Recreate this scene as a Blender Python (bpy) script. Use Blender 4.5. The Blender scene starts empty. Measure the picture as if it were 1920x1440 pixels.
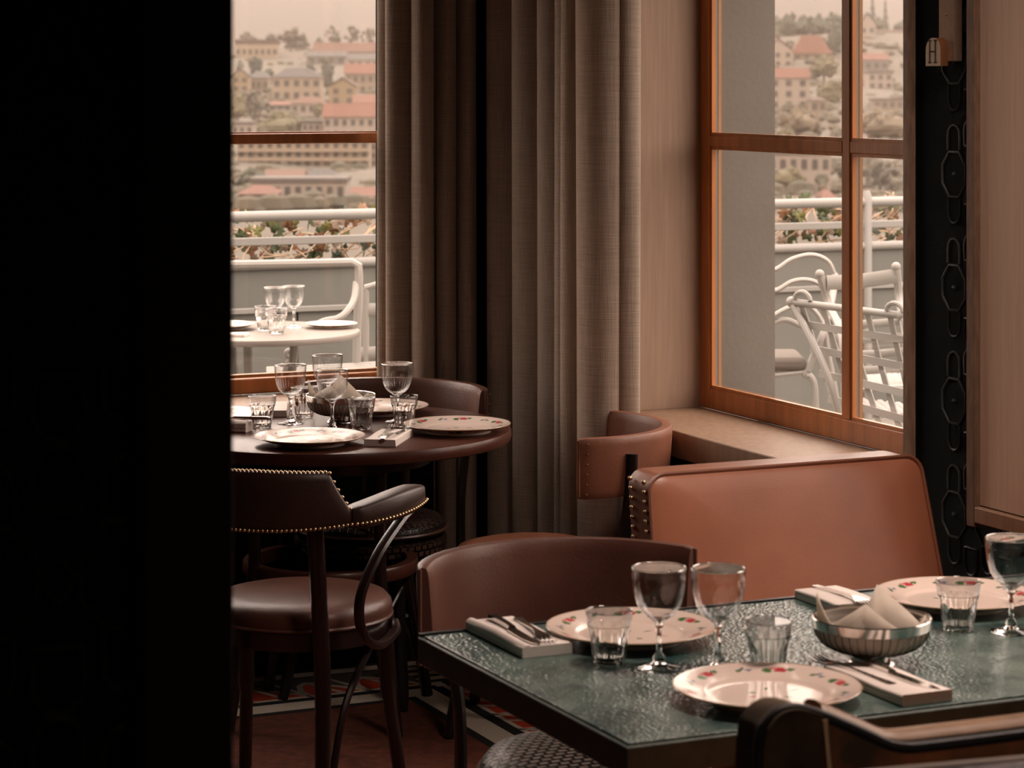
import bpy, bmesh, math, random
from mathutils import Vector, Matrix

# ------------------------------------------------------------------ camera, sky, exposure
SC = bpy.context.scene
COL = SC.collection
EYE = 1.66                 # eye height; camera stands at x=y=0 and looks along +Y
F = 4700.0                 # focal length in pixels of the 1920 wide frame
CX, CY = 960.0, 150.0      # where the optical axis (the horizon) falls in the frame
cam = bpy.data.cameras.new('camera'); co = bpy.data.objects.new('camera', cam); COL.objects.link(co)
co.location = (0, 0, EYE); co.rotation_euler = (math.pi / 2, 0, 0)
cam.sensor_width = 36.0; cam.lens = F / 1920 * 36.0
cam.shift_y = (CY - 720) / 1920.0
cam.clip_start = 0.05; cam.clip_end = 5000
cam.dof.use_dof = True; cam.dof.focus_distance = 6.2; cam.dof.aperture_fstop = 9.0
SC.camera = co

SKY_COL = (1.0, 0.735, 0.59)
w = bpy.data.worlds.new('overcast_sky'); SC.world = w; w.use_nodes = True
nt = w.node_tree; nt.nodes.clear()
wo = nt.nodes.new('ShaderNodeOutputWorld'); bg = nt.nodes.new('ShaderNodeBackground')
tc = nt.nodes.new('ShaderNodeTexCoord'); sx = nt.nodes.new('ShaderNodeSeparateXYZ')
rp = nt.nodes.new('ShaderNodeValToRGB')
nt.links.new(tc.outputs['Generated'], sx.inputs[0]); nt.links.new(sx.outputs['Z'], rp.inputs[0])
def sky(l, t=0.0):         # l = radiance, t = how far the warm haze tint fades towards the zenith
    return tuple(l * (c * (1 - t) + k * t) for c, k in zip(SKY_COL, (1.0, 0.83, 0.75))) + (1,)
els = rp.color_ramp.elements                       # overcast: hazy dim horizon, brighter overhead
els[0].position = 0.0; els[0].color = sky(0.42)
els[1].position = 1.0; els[1].color = sky(7.6, 1)
for p, l, t in ((0.05, 0.75, .1), (0.12, 2.4, .35), (0.25, 4.5, .65), (0.5, 6.4, .9)):
    e = els.new(p); e.color = sky(l, t)
bg.inputs['Strength'].default_value = 1.0
nt.links.new(rp.outputs[0], bg.inputs[0]); nt.links.new(bg.outputs[0], wo.inputs[0])

def fill_light(name, u, v, watt, size, col=(1.0, .75, .64), spread=130):       # added area lights above the frame, without fixtures, to brighten the room
    th = math.radians(24.5)
    l = bpy.data.lights.new(name, 'AREA'); l.shape = 'DISK'; l.size = size; l.energy = watt; l.color = col; l.spread = math.radians(spread)
    o = bpy.data.objects.new(name, l); COL.objects.link(o)
    o.location = (u * math.cos(th) - v * math.sin(th), u * math.sin(th) + v * math.cos(th), 2.74)
fill_light('added_fill_light', 2.48, 3.20, 20, .5)
fill_light('added_fill_light', 2.30, 6.15, .8, .3, spread=60)
fill_light('added_fill_light', 1.7, .3, 3.0, .4, (1.0, .62, .40))  # unseen warm room lamp, inferred from orange glass reflections; position assumed

SC.view_settings.view_transform = 'Standard'; SC.view_settings.look = 'None'
SC.view_settings.gamma = 1.0; SC.view_settings.exposure = 0.0
SC.view_settings.use_curve_mapping = False
SC.cycles.use_denoising = True
SC.cycles.max_bounces = 14; SC.cycles.diffuse_bounces = 5; SC.cycles.glossy_bounces = 5
SC.cycles.transmission_bounces = 12; SC.cycles.transparent_max_bounces = 24
SC.cycles.caustics_reflective = False; SC.cycles.sample_clamp_indirect = 6.0
random.seed(7)

# ------------------------------------------------------------------ frames of reference
TH = math.radians(24.5)                     # the room stands 24.5 degrees to the line of sight
E1 = Vector((math.cos(TH), math.sin(TH), 0)); E2 = Vector((-math.sin(TH), math.cos(TH), 0))
ROT = Matrix.Rotation(TH, 4, 'Z')
def uv(u, v, z=0.0): return E1 * u + E2 * v + Vector((0, 0, z))
def at(px, py, Y): return Vector(((px - CX) / F * Y, Y, EYE - (py - CY) / F * Y))
def on(px, py, z):
    Y = (EYE - z) * F / (py - CY)
    return Vector(((px - CX) / F * Y, Y, z))

# ------------------------------------------------------------------ materials
MATS = {}
def mat(name, col, rough=0.6, metal=0.0, spec=0.5, coat=0.0, var=0.0, vscale=20.0, bump=0.0, bscale=80.0,
        col2=None, sheen=0.0, stretch=(1, 1, 1), coat_rough=0.1):
    if name in MATS: return MATS[name]
    m = bpy.data.materials.new(name); m.use_nodes = True
    t = m.node_tree; b = t.nodes['Principled BSDF']
    b.inputs['Base Color'].default_value = (*col, 1); b.inputs['Roughness'].default_value = rough
    b.inputs['Metallic'].default_value = metal; b.inputs['Specular IOR Level'].default_value = spec
    b.inputs['Coat Weight'].default_value = coat; b.inputs['Coat Roughness'].default_value = coat_rough
    if sheen: b.inputs['Sheen Weight'].default_value = sheen
    if var or bump:
        c = t.nodes.new('ShaderNodeTexCoord'); mp = t.nodes.new('ShaderNodeMapping')
        mp.inputs['Scale'].default_value = stretch
        t.links.new(c.outputs['Object'], mp.inputs[0])
    if var:
        n = t.nodes.new('ShaderNodeTexNoise'); n.inputs['Scale'].default_value = vscale; n.inputs['Detail'].default_value = 5
        t.links.new(mp.outputs[0], n.inputs['Vector'])
        r = t.nodes.new('ShaderNodeValToRGB')
        c2 = col2 or tuple(x * (1 - var) for x in col)
        r.color_ramp.elements[0].position = .35; r.color_ramp.elements[1].position = .68
        r.color_ramp.elements[0].color = (*c2, 1); r.color_ramp.elements[1].color = (*col, 1)
        t.links.new(n.outputs['Fac'], r.inputs[0]); t.links.new(r.outputs[0], b.inputs['Base Color'])
    if bump:
        n2 = t.nodes.new('ShaderNodeTexNoise'); n2.inputs['Scale'].default_value = bscale; n2.inputs['Detail'].default_value = 3
        t.links.new(mp.outputs[0], n2.inputs['Vector'])
        bp = t.nodes.new('ShaderNodeBump'); bp.inputs['Strength'].default_value = bump; bp.inputs['Distance'].default_value = .004
        t.links.new(n2.outputs['Fac'], bp.inputs['Height']); t.links.new(bp.outputs[0], b.inputs['Normal'])
    MATS[name] = m
    return m

def glass_mat():
    m = bpy.data.materials.new('clear_glass'); m.use_nodes = True; t = m.node_tree; t.nodes.clear()
    o = t.nodes.new('ShaderNodeOutputMaterial'); g = t.nodes.new('ShaderNodeBsdfGlass')
    g.inputs['IOR'].default_value = 1.47; g.inputs['Roughness'].default_value = 0.0; g.inputs['Color'].default_value = (.985, .985, .98, 1)
    t.links.new(g.outputs[0], o.inputs[0])
    return m
def shell(name, k, f0, pw_):                      # thin blown glass: clear, reflecting more towards its edges
    m = bpy.data.materials.new(name); m.use_nodes = True; t = m.node_tree; t.nodes.clear()
    o = t.nodes.new('ShaderNodeOutputMaterial'); tr = t.nodes.new('ShaderNodeBsdfTransparent'); tr.inputs[0].default_value = (k, k, k, 1)
    gl = t.nodes.new('ShaderNodeBsdfGlossy'); gl.inputs['Roughness'].default_value = .015
    lw = t.nodes.new('ShaderNodeLayerWeight'); lw.inputs[0].default_value = .5
    pw = t.nodes.new('ShaderNodeMath'); pw.operation = 'POWER'; pw.inputs[1].default_value = pw_
    fr = t.nodes.new('ShaderNodeMath'); fr.operation = 'MULTIPLY_ADD'; fr.inputs[1].default_value = 1 - f0; fr.inputs[2].default_value = f0
    t.links.new(lw.outputs['Facing'], pw.inputs[0]); t.links.new(pw.outputs[0], fr.inputs[0])
    mx = t.nodes.new('ShaderNodeMixShader'); t.links.new(fr.outputs[0], mx.inputs[0]); t.links.new(tr.outputs[0], mx.inputs[1]); t.links.new(gl.outputs[0], mx.inputs[2])
    t.links.new(mx.outputs[0], o.inputs[0]); return m
def pane_mat():
    m = bpy.data.materials.new('window_glass'); m.use_nodes = True; t = m.node_tree; t.nodes.clear()
    o = t.nodes.new('ShaderNodeOutputMaterial'); tr = t.nodes.new('ShaderNodeBsdfTransparent'); tr.inputs[0].default_value = (.965, .965, .95, 1)
    gl = t.nodes.new('ShaderNodeBsdfGlossy'); gl.inputs['Roughness'].default_value = .01
    lw = t.nodes.new('ShaderNodeLayerWeight'); lw.inputs[0].default_value = .5      # Schlick reflectance, same from both sides
    pw = t.nodes.new('ShaderNodeMath'); pw.operation = 'POWER'; pw.inputs[1].default_value = 5
    fr = t.nodes.new('ShaderNodeMath'); fr.operation = 'MULTIPLY_ADD'; fr.inputs[1].default_value = .96; fr.inputs[2].default_value = .04
    t.links.new(lw.outputs['Facing'], pw.inputs[0]); t.links.new(pw.outputs[0], fr.inputs[0])
    mx = t.nodes.new('ShaderNodeMixShader')
    t.links.new(fr.outputs[0], mx.inputs[0]); t.links.new(tr.outputs[0], mx.inputs[1]); t.links.new(gl.outputs[0], mx.inputs[2])
    t.links.new(mx.outputs[0], o.inputs[0])
    return m
GLASS = glass_mat(); PANE = pane_mat(); SHELL = shell('thin_glass', .985, .055, 3.5); FLUTED = shell('pressed_glass', .97, .085, 2.6)

def linen_mat():
    m = mat('linen', (.36, .285, .225), rough=.9, spec=.1, sheen=.15)
    t = m.node_tree; b = t.nodes['Principled BSDF']
    c = t.nodes.new('ShaderNodeTexCoord')
    hs = []
    for i, sc in enumerate(((420, 420, 10), (12, 12, 480))):
        mp = t.nodes.new('ShaderNodeMapping'); mp.inputs['Scale'].default_value = sc
        n = t.nodes.new('ShaderNodeTexNoise'); n.inputs['Scale'].default_value = 1.0; n.inputs['Detail'].default_value = 2
        t.links.new(c.outputs['Object'], mp.inputs[0]); t.links.new(mp.outputs[0], n.inputs['Vector']); hs.append(n)
    ad = t.nodes.new('ShaderNodeMath'); ad.operation = 'ADD'
    t.links.new(hs[0].outputs['Fac'], ad.inputs[0]); t.links.new(hs[1].outputs['Fac'], ad.inputs[1])
    r = t.nodes.new('ShaderNodeValToRGB'); e = r.color_ramp.elements
    mr = t.nodes.new('ShaderNodeMapRange'); mr.inputs[1].default_value = .7; mr.inputs[2].default_value = 1.3
    t.links.new(ad.outputs[0], mr.inputs[0]); t.links.new(mr.outputs[0], r.inputs[0])
    e[0].color = (.42, .33, .26, 1); e[1].color = (.60, .49, .405, 1)
    t.links.new(r.outputs[0], b.inputs['Base Color'])
    bp = t.nodes.new('ShaderNodeBump'); bp.inputs['Strength'].default_value = .5; bp.inputs['Distance'].default_value = .002
    t.links.new(ad.outputs[0], bp.inputs['Height']); t.links.new(bp.outputs[0], b.inputs['Normal'])
    o = t.nodes['Material Output']; tl = t.nodes.new('ShaderNodeBsdfTranslucent'); mx = t.nodes.new('ShaderNodeMixShader'); mx.inputs[0].default_value = .4
    t.links.new(r.outputs[0], tl.inputs[0]); t.links.new(b.outputs[0], mx.inputs[1]); t.links.new(tl.outputs[0], mx.inputs[2]); t.links.new(mx.outputs[0], o.inputs[0])
    return m
def woven_mat(name, c1, c2, c3, scale):
    m = mat(name, c1, rough=.38, spec=.5)
    t = m.node_tree; b = t.nodes['Principled BSDF']
    c = t.nodes.new('ShaderNodeTexCoord'); mp = t.nodes.new('ShaderNodeMapping'); mp.inputs['Scale'].default_value = (scale,) * 3
    br = t.nodes.new('ShaderNodeTexBrick'); br.inputs['Scale'].default_value = 1.0
    br.inputs['Brick Width'].default_value = .55; br.inputs['Row Height'].default_value = .42; br.inputs['Mortar Size'].default_value = .10
    br.inputs['Color1'].default_value = (*c1, 1); br.inputs['Color2'].default_value = (*c2, 1); br.inputs['Mortar'].default_value = (*c3, 1)
    br.inputs['Mortar Smooth'].default_value = .5
    t.links.new(c.outputs['UV'], mp.inputs[0]); t.links.new(mp.outputs[0], br.inputs['Vector'])
    t.links.new(br.outputs['Color'], b.inputs['Base Color'])
    iv = t.nodes.new('ShaderNodeMath'); iv.operation = 'SUBTRACT'; iv.inputs[0].default_value = 1
    t.links.new(br.outputs['Fac'], iv.inputs[1])
    bp = t.nodes.new('ShaderNodeBump'); bp.inputs['Strength'].default_value = 1.0; bp.inputs['Distance'].default_value = .012
    t.links.new(iv.outputs[0], bp.inputs['Height']); t.links.new(bp.outputs[0], b.inputs['Normal'])
    return m
def attr_mat(name, rough, coat=0.0):
    m = mat(name, (.8, .8, .8), rough=rough, coat=coat)
    t = m.node_tree; a = t.nodes.new('ShaderNodeVertexColor'); a.layer_name = 'print'
    t.links.new(a.outputs[0], t.nodes['Principled BSDF'].inputs['Base Color'])
    return m

LINEN = linen_mat()
WAX = dict(coat=.15, coat_rough=.35)
LEATHER_DARK = mat('dark_brown_leather', (.050, .022, .016), rough=.42, var=.35, vscale=9, bump=.12, bscale=160, coat=.1, coat_rough=.35)
LEATHER_BROWN = mat('brown_leather', (.14, .057, .038), rough=.40, var=.3, vscale=8, bump=.12, bscale=160, **WAX)
LEATHER_TAN = mat('cognac_leather', (.41, .152, .080), rough=.38, var=.2, vscale=5, bump=.05, bscale=190, **WAX)
LEATHER_RED = mat('russet_leather', (.27, .10, .055), rough=.42, var=.25, vscale=8, bump=.12, bscale=160, **WAX)
WOOD_BLACK = mat('black_stained_wood', (.012, .009, .008), rough=.32, coat=.3)
WOOD_DARK = mat('dark_mahogany', (.022, .009, .007), rough=.3, coat=.35, coat_rough=.12, var=.4, vscale=30, stretch=(1, 1, .15))
WOOD_TOP = mat('polished_mahogany', (.085, .027, .016), rough=.36, spec=.3, coat=.2, coat_rough=.2, var=.35, vscale=14, stretch=(.2, 1, 1))
WOOD_FRAME = mat('varnished_pine', (.66, .24, .066), rough=.32, coat=.35, coat_rough=.15, var=.3, vscale=40, stretch=(1, 1, .08))
WOOD_OUT = mat('outer_pine', (0.409, 0.218, 0.099), rough=.5, var=.2, vscale=40, stretch=(1, 1, .1))
WOOD_OAK = mat('limed_oak', (.33, .20, .125), rough=.5, var=.25, vscale=60, bump=.08, bscale=200, stretch=(1, 1, .06))
WOOD_OAK_DARK = mat('brown_oak', (.21, .125, .078), rough=.55, var=.35, vscale=90, bump=.1, bscale=200, stretch=(1, 1, .25))
WALL_BEIGE = mat('beige_oak_veneer', (.40, .265, .185), rough=.6, var=.14, vscale=90, bump=.1, bscale=220, stretch=(1, 1, .05))
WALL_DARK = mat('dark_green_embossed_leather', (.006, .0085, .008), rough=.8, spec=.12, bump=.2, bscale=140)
POST_DARK = mat('dark_post_wood', (.035, .027, .021), rough=.7)
PLASTER = mat('grey_plaster', (0.165, 0.152, 0.132), rough=.9, var=.12, vscale=6, bump=.2, bscale=60)
CEIL = mat('ceiling_paint', (.10, .085, .07), rough=.9)
GASKET = mat('grey_gasket', (.20, .205, .19), rough=.6)
BRASS = mat('brass', (.75, .55, .32), rough=.28, metal=1.0)
STEEL = mat('polished_silver', (.80, .76, .72), rough=.16, metal=1.0)
NAPKIN = mat('white_cotton', (.80, .72, .66), rough=.9, bump=.1, bscale=300)
PAPER = mat('cream_cloth', (.76, .68, .58), rough=.9, var=.06, vscale=40)
def thin_cloth(m, k):                       # lets light from behind glow through
    t = m.node_tree; b = t.nodes['Principled BSDF']; o = t.nodes['Material Output']
    tl = t.nodes.new('ShaderNodeBsdfTranslucent'); tl.inputs[0].default_value = b.inputs['Base Color'].default_value
    mx = t.nodes.new('ShaderNodeMixShader'); mx.inputs[0].default_value = k
    t.links.new(b.outputs[0], mx.inputs[1]); t.links.new(tl.outputs[0], mx.inputs[2]); t.links.new(mx.outputs[0], o.inputs[0])
thin_cloth(PAPER, .4)
WHITE_IRON = mat('white_painted_iron', (0.264, 0.247, 0.224), rough=.5)
RAIL = mat('grey_white_rail_paint', (0.218, 0.208, 0.191), rough=.45)
RAIL_PANEL = mat('grey_green_panel_paint', (0.122, 0.122, 0.108), rough=.6, var=.08, vscale=3)
CUSHION = mat('taupe_cushion', (0.112, 0.096, 0.081), rough=.95)
CERAMIC = attr_mat('painted_ceramic', .15, .25)
WOVEN_BROWN = woven_mat('woven_brown_leather', (.11, .05, .032), (.08, .036, .024), (.010, .005, .004), 25)
WOVEN_BLACK = woven_mat('glinting_black_weave', (.19, .165, .145), (.12, .10, .088), (.004, .004, .004), 25)  # black strands lightened, so their glints sit in the colour

# ------------------------------------------------------------------ mesh building
class MB:
    def __init__(s, M=None): s.v = []; s.f = []; s.M = M; s.uvs = None
    def add(s, vs, fs):
        o = len(s.v)
        for p in vs:
            p = Vector(p)
            s.v.append(s.M @ p if s.M else p)
        s.f += [tuple(i + o for i in q) for q in fs]
        return s
    def box(s, x0, x1, y0, y1, z0, z1):
        return s.add([(x, y, z) for z in (z0, z1) for y in (y0, y1) for x in (x0, x1)],
                     [(0, 2, 3, 1), (4, 5, 7, 6), (0, 1, 5, 4), (2, 6, 7, 3), (0, 4, 6, 2), (1, 3, 7, 5)])
    def loft(s, rings, close=True, cap=True, loop=False):
        n = len(rings[0]); vs = [p for r in rings for p in r]; fs = []
        m = len(rings)
        for i in range(m if loop else m - 1):
            a = i * n; b = ((i + 1) % m) * n
            for j in range(n if close else n - 1):
                k = (j + 1) % n
                fs.append((a + j, a + k, b + k, b + j))
        if cap and not loop:
            fs.append(tuple(range(n - 1, -1, -1))); fs.append(tuple((m - 1) * n + j for j in range(n)))
        return s.add(vs, fs)
    def tube(s, pts, r, n=8, loop=False, flat=None):
        pts = [Vector(p) for p in pts]; m = len(pts); rings = []
        rr = r if isinstance(r, (list, tuple)) else [r] * m
        up = None
        for i, p in enumerate(pts):
            a = pts[(i - 1) % m] if (loop or i) else p
            b = pts[(i + 1) % m] if (loop or i < m - 1) else p
            t = (b - a).normalized()
            if up is None:
                up = Vector((0, 0, 1)) if abs(t.z) < .9 else Vector((1, 0, 0))
            x = t.cross(up)
            if x.length < 1e-5: x = t.cross(Vector((.3, 1, .2)))
            x.normalize(); y = x.cross(t).normalized(); up = y
            k = flat or (1, 1)
            rings.append([p + x * (math.cos(2 * math.pi * j / n) * rr[i] * k[0]) + y * (math.sin(2 * math.pi * j / n) * rr[i] * k[1]) for j in range(n)])
        return s.loft(rings, cap=not loop, loop=loop)
    def lathe(s, prof, n=32, mod=None, c=(0, 0, 0)):
        rings = []
        for (r, z) in prof:
            ring = []
            for j in range(n):
                a = 2 * math.pi * j / n
                q = max(r, 1e-5) * (mod(a, r, z) if mod else 1.0)
                ring.append((c[0] + q * math.cos(a), c[1] + q * math.sin(a), c[2] + z))
            rings.append(ring)
        return s.loft(rings)
    def prism(s, poly, z0, z1):
        n = len(poly)
        return s.add([(x, y, z0) for x, y in poly] + [(x, y, z1) for x, y in poly],
                     [tuple(range(n - 1, -1, -1)), tuple(range(n, 2 * n))] + [(i, (i + 1) % n, n + (i + 1) % n, n + i) for i in range(n)])
    def ell(s, c, r, nu=10, nv=6):
        rr = r if isinstance(r, (tuple, list)) else (r, r, r)
        prof = [(math.sin(math.pi * i / nv), -math.cos(math.pi * i / nv)) for i in range(nv + 1)]
        return s.loft([[(c[0] + rr[0] * max(q, 1e-4) * math.cos(2 * math.pi * j / nu), c[1] + rr[1] * max(q, 1e-4) * math.sin(2 * math.pi * j / nu), c[2] + rr[2] * z) for j in range(nu)] for q, z in prof])
    def mesh(s, name, m, smooth=True, ang=38):
        me = bpy.data.meshes.new(name); me.from_pydata([tuple(p) for p in s.v], [], s.f)
        bm = bmesh.new(); bm.from_mesh(me); bmesh.ops.recalc_face_normals(bm, faces=bm.faces); bm.to_mesh(me); bm.free()
        if smooth:
            me.polygons.foreach_set('use_smooth', [True] * len(me.polygons)); me.set_sharp_from_angle(angle=math.radians(ang))
        me.materials.append(m); me.update()
        return me
    def build(s, name, m, parent=None, smooth=True, bevel=0.0, ang=38, label=None, kind=None):
        o = bpy.data.objects.new(name, s.mesh(name, m, smooth, ang)); COL.objects.link(o)
        if parent: o.parent = parent
        if bevel:
            b = o.modifiers.new('bevel', 'BEVEL'); b.width = bevel; b.segments = 2; b.limit_method = 'ANGLE'; b.harden_normals = False
        if label: o['label'] = label
        if kind: o['kind'] = kind
        return o
def box(name, m, x0, x1, y0, y1, z0, z1, parent=None, M=None, bevel=0.0, **k):
    return MB(M).box(x0, x1, y0, y1, z0, z1).build(name, m, parent, smooth=bool(bevel), bevel=bevel, **k)
def rbox(name, m, *a, parent=None, bevel=0.0, **k):       # a box in room coordinates (u, v, z)
    return box(name, m, *a, parent=parent, M=ROT, bevel=bevel, **k)
def thing(name, label, cat, loc=(0, 0, 0), rz=0.0, group=None):
    o = bpy.data.objects.new(name, None); COL.objects.link(o); o.empty_display_size = .05
    o.location = loc; o.rotation_euler = (0, 0, rz); o['label'] = label; o['category'] = cat
    if group: o['group'] = group
    return o
def tag(o, label, cat, group=None):
    o['label'] = label; o['category'] = cat
    if group: o['group'] = group
    return o
def struct(o): o['kind'] = 'structure'; return o
def dup(root, loc, rz, label, group=None):
    c = root.copy(); COL.objects.link(c); c.location = loc; c.rotation_euler = (0, 0, rz); c['label'] = label
    if group: c['group'] = group
    for ch in list(root.children):
        d = ch.copy(); COL.objects.link(d); d.parent = c
        for g in list(ch.children):
            e = g.copy(); COL.objects.link(e); e.parent = d
    return c
def bez(p, n=8):                             # smooth path through points (Catmull-Rom)
    p = [Vector(q) for q in p]; out = []
    for i in range(len(p) - 1):
        a = p[i - 1] if i else p[i] * 2 - p[i + 1]; b = p[i]; c = p[i + 1]; d = p[i + 2] if i + 2 < len(p) else c * 2 - b
        for k in range(n):
            t = k / n
            out.append(.5 * ((2 * b) + (c - a) * t + (2 * a - 5 * b + 4 * c - d) * t * t + (3 * b - 3 * c + d - a) * t ** 3))
    out.append(p[-1]); return out

# ================================================================== THE ROOM
UR = 3.09          # inner face of the right wall
UW = 3.385          # plane of the right window
VB = 6.95          # plane of the back window
SILL = 0.75
struct(rbox('floor', mat('dark_green_carpet', (.012, .018, .017), rough=.95), -3.0, 3.62, -3.0, 7.15, -.15, -.0104))
struct(rbox('ceiling', CEIL, -3.0, 3.62, -3.0, 7.15, 2.8, 2.95))
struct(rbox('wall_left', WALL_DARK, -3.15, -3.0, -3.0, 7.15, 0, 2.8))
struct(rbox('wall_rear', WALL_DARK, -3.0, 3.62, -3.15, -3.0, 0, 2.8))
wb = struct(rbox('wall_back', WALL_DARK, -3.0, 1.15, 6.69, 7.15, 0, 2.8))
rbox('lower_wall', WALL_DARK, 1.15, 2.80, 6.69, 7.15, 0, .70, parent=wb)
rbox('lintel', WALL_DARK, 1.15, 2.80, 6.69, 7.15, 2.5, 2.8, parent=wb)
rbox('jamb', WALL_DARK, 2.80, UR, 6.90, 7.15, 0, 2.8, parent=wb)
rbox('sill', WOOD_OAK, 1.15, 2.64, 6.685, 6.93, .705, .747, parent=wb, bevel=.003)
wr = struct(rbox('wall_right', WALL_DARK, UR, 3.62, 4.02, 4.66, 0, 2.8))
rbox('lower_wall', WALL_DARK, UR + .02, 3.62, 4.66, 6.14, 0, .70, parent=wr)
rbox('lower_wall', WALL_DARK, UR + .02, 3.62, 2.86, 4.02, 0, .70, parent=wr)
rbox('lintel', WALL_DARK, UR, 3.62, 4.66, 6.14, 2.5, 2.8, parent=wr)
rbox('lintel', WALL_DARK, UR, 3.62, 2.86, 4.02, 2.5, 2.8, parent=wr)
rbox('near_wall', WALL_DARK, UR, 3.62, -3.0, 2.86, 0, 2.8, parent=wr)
wp = struct(rbox('wall_corner', PLASTER, UR + .012, 3.622, 6.152, 7.15, 0, 2.8))
rbox('reveal_panel', WALL_BEIGE, UR, UW - .01, 6.135, 6.152, SILL, 2.5, parent=wp)
# deep oak window ledges
lg = struct(rbox('trim_1', WOOD_OAK, UR - .01, UW - .012, 4.664, 6.134, .68, SILL, bevel=.003))
struct(rbox('trim_2', WOOD_OAK, UR - .01, UW - .012, 2.86, 4.02, .70, SILL, bevel=.003))
struct(rbox('trim_3', mat('post_oak', (.42, .27, .18), rough=.55, var=.35, vscale=90, stretch=(1, 1, .25)), UR - .020, UR + .004, 4.643, 4.663, .0, 2.5, bevel=.002))   # oak post at the niche

# pier cladding on the right wall: framed oak panel that stops at ledge height
tp = struct(rbox('trim_4', WOOD_OAK_DARK, 2.985, UR, 4.272, 4.300, .745, 2.8, bevel=.002))
rbox('veneer_panel', mat('brightened_oak_veneer', (.64, .45, .325), rough=.6, var=.12, vscale=90, bump=.1, bscale=220, stretch=(1, 1, .05)), 3.0, UR, 4.03, 4.2715, .79, 2.8, parent=tp)  # beige veneer colour raised to make up for light it lacks
rbox('bottom_rail', WOOD_OAK, 2.985, UR, 4.03, 4.2715, .755, .787, parent=tp, bevel=.002)

# embossed trellis pattern, raised 3 mm
def emboss(name, parent, frame, s0, s1, z0, z1, r=.0032):
    mb = MB(); W, H = .125, .243
    def pl(pts, loop=False): mb.tube([frame(*p) for p in pts], r, n=5, loop=loop)
    for i in range(math.floor(s0 / W), math.ceil(s1 / W) + 1):
        for j in range(math.floor(z0 / H), math.ceil(z1 / H) + 1):
            x, z = i * W, j * H
            if not (s0 - .03 < x < s1 + .03 and z0 - .1 < z < z1 + .1): continue
            pl([(x + .046 * math.cos(a), z + .052 * math.sin(a)) for a in [math.pi / 8 + k * math.pi / 4 for k in range(8)]], True)
            q = x + W / 2
            for zz, sg in ((z + .062, 1), (z - .062, -1)):
                pl([(x - .022, z + sg * .052)] + [(x - .022 * math.cos(t), zz + sg * (.02 + .024 * math.sin(t))) for t in [k * math.pi / 6 for k in range(7)]] + [(x + .022, z + sg * .052)])
                pl([(q - .022, zz)] + [(q - .024 * math.cos(t), zz + sg * (.03 + .028 * math.sin(t))) for t in [k * math.pi / 6 for k in range(7)]] + [(q + .022, zz), (q - .022, zz)])
            pl([(x + .046, z), (q, z + .022), (x + W - .046, z)]); pl([(x + .046, z), (q, z - .022), (x + W - .046, z)])
            mb.ell(frame(x, z), .006, 6, 4)
    return mb.build(name, mat('embossed_ridge', (.035, .045, .042), rough=.5, spec=.4), parent, kind='stuff')
emboss('embossed_pattern', wr, lambda s, z: uv(UR - .0005, 4.62 - s, z), .06, .34, .55, 1.66)

# dark partition close to the camera
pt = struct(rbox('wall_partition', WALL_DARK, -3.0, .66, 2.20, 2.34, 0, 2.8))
emboss('embossed_pattern', pt, lambda s, z: uv(.62 - s, 2.199, z), -.01, .16, 1.0, 1.80, r=.0038)
struct(rbox('trim_5', POST_DARK, .6286, .714, 2.175, 2.36, 0, 2.8, bevel=.003))

# ------------------------------------------------------------------ windows
def window_right(name, v0, v1, mull):
    W = struct(thing(name, '', '')); del W['label']; del W['category']
    zb, zt = SILL, 2.5
    def part(nm, va, vb, za, zc, m3=True):
        a = rbox(nm, WOOD_FRAME, UW - .012, UW, va, vb, za, zc, parent=W, bevel=.003)
        return a
    part('stile', v1 - .05, v1, zb, zt); part('stile', v0, v0 + .05, zb, zt)
    part('bottom_rail', v0 + .05, v1 - .05, zb, zb + .058); part('top_rail', v0 + .05, v1 - .05, zt - .06, zt)
    part('mullion', mull - .0175, mull + .0175, zb + .058, zt - .06)
    for a, b in ((v0 + .05, mull - .0175), (mull + .0175, v1 - .05)):
        part('glazing_bar', a, b, 1.476, 1.507)
        for za, zc in ((zb + .058, 1.476), (1.507, zt - .06)):
            p = rbox('pane', PANE, UW + .006, UW + .012, a - .004, b + .004, za - .004, zc + .004, parent=W)
            # glazing beads: thin moulded strip round each pane
            bd = MB(ROT)
            for q in ((a, a + .008, za, zc), (b - .008, b, za, zc)): bd.box(UW - .008, UW + .004, *q)
            for q in ((a, b, za, za + .008), (a, b, zc - .008, zc)): bd.box(UW - .008, UW + .004, *q)
            bd.build('glazing_bead', WOOD_FRAME, W, smooth=False)
    for c, h in ((v1 - .025, .025), (v0 + .025, .025), (mull, .0175)):
        rbox('gasket', GASKET, UW + .002, UW + .0145, c - h - .002, c + h + .002, zb + .05, zt - .05, parent=W)
        rbox('outer_stile', WOOD_OUT, UW + .015, UW + .025, c - h - .003, c + h + .003, zb, zt, parent=W)
    rbox('outer_rail', WOOD_OUT, UW + .015, UW + .025, v0, v1, zb, zb + .05, parent=W)
    rbox('outer_bar', WOOD_OUT, UW + .015, UW + .025, v0, v1, 1.479, 1.504, parent=W)
    return W
window_right('window_1', 4.70, 6.135, 5.38)
window_right('window_2', 2.86, 4.02, 3.44)
W3 = struct(thing('window_3', '', '')); del W3['label']; del W3['category']
L3 = 1.15
def wpart(nm, a, b, c, d, m=WOOD_FRAME, y0=VB - .03, y1=VB, **k): return rbox(nm, m, a, b, y0, y1, c, d, parent=W3, **k)
wpart('bottom_rail', L3, 2.80, SILL + .001, SILL + .045, bevel=.004); wpart('top_rail', L3, 2.80, 2.45, 2.5, bevel=.004)
wpart('stile', L3, L3 + .05, SILL + .045, 2.45, bevel=.004); wpart('stile', 2.75, 2.80, SILL + .045, 2.45, bevel=.004)
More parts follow.
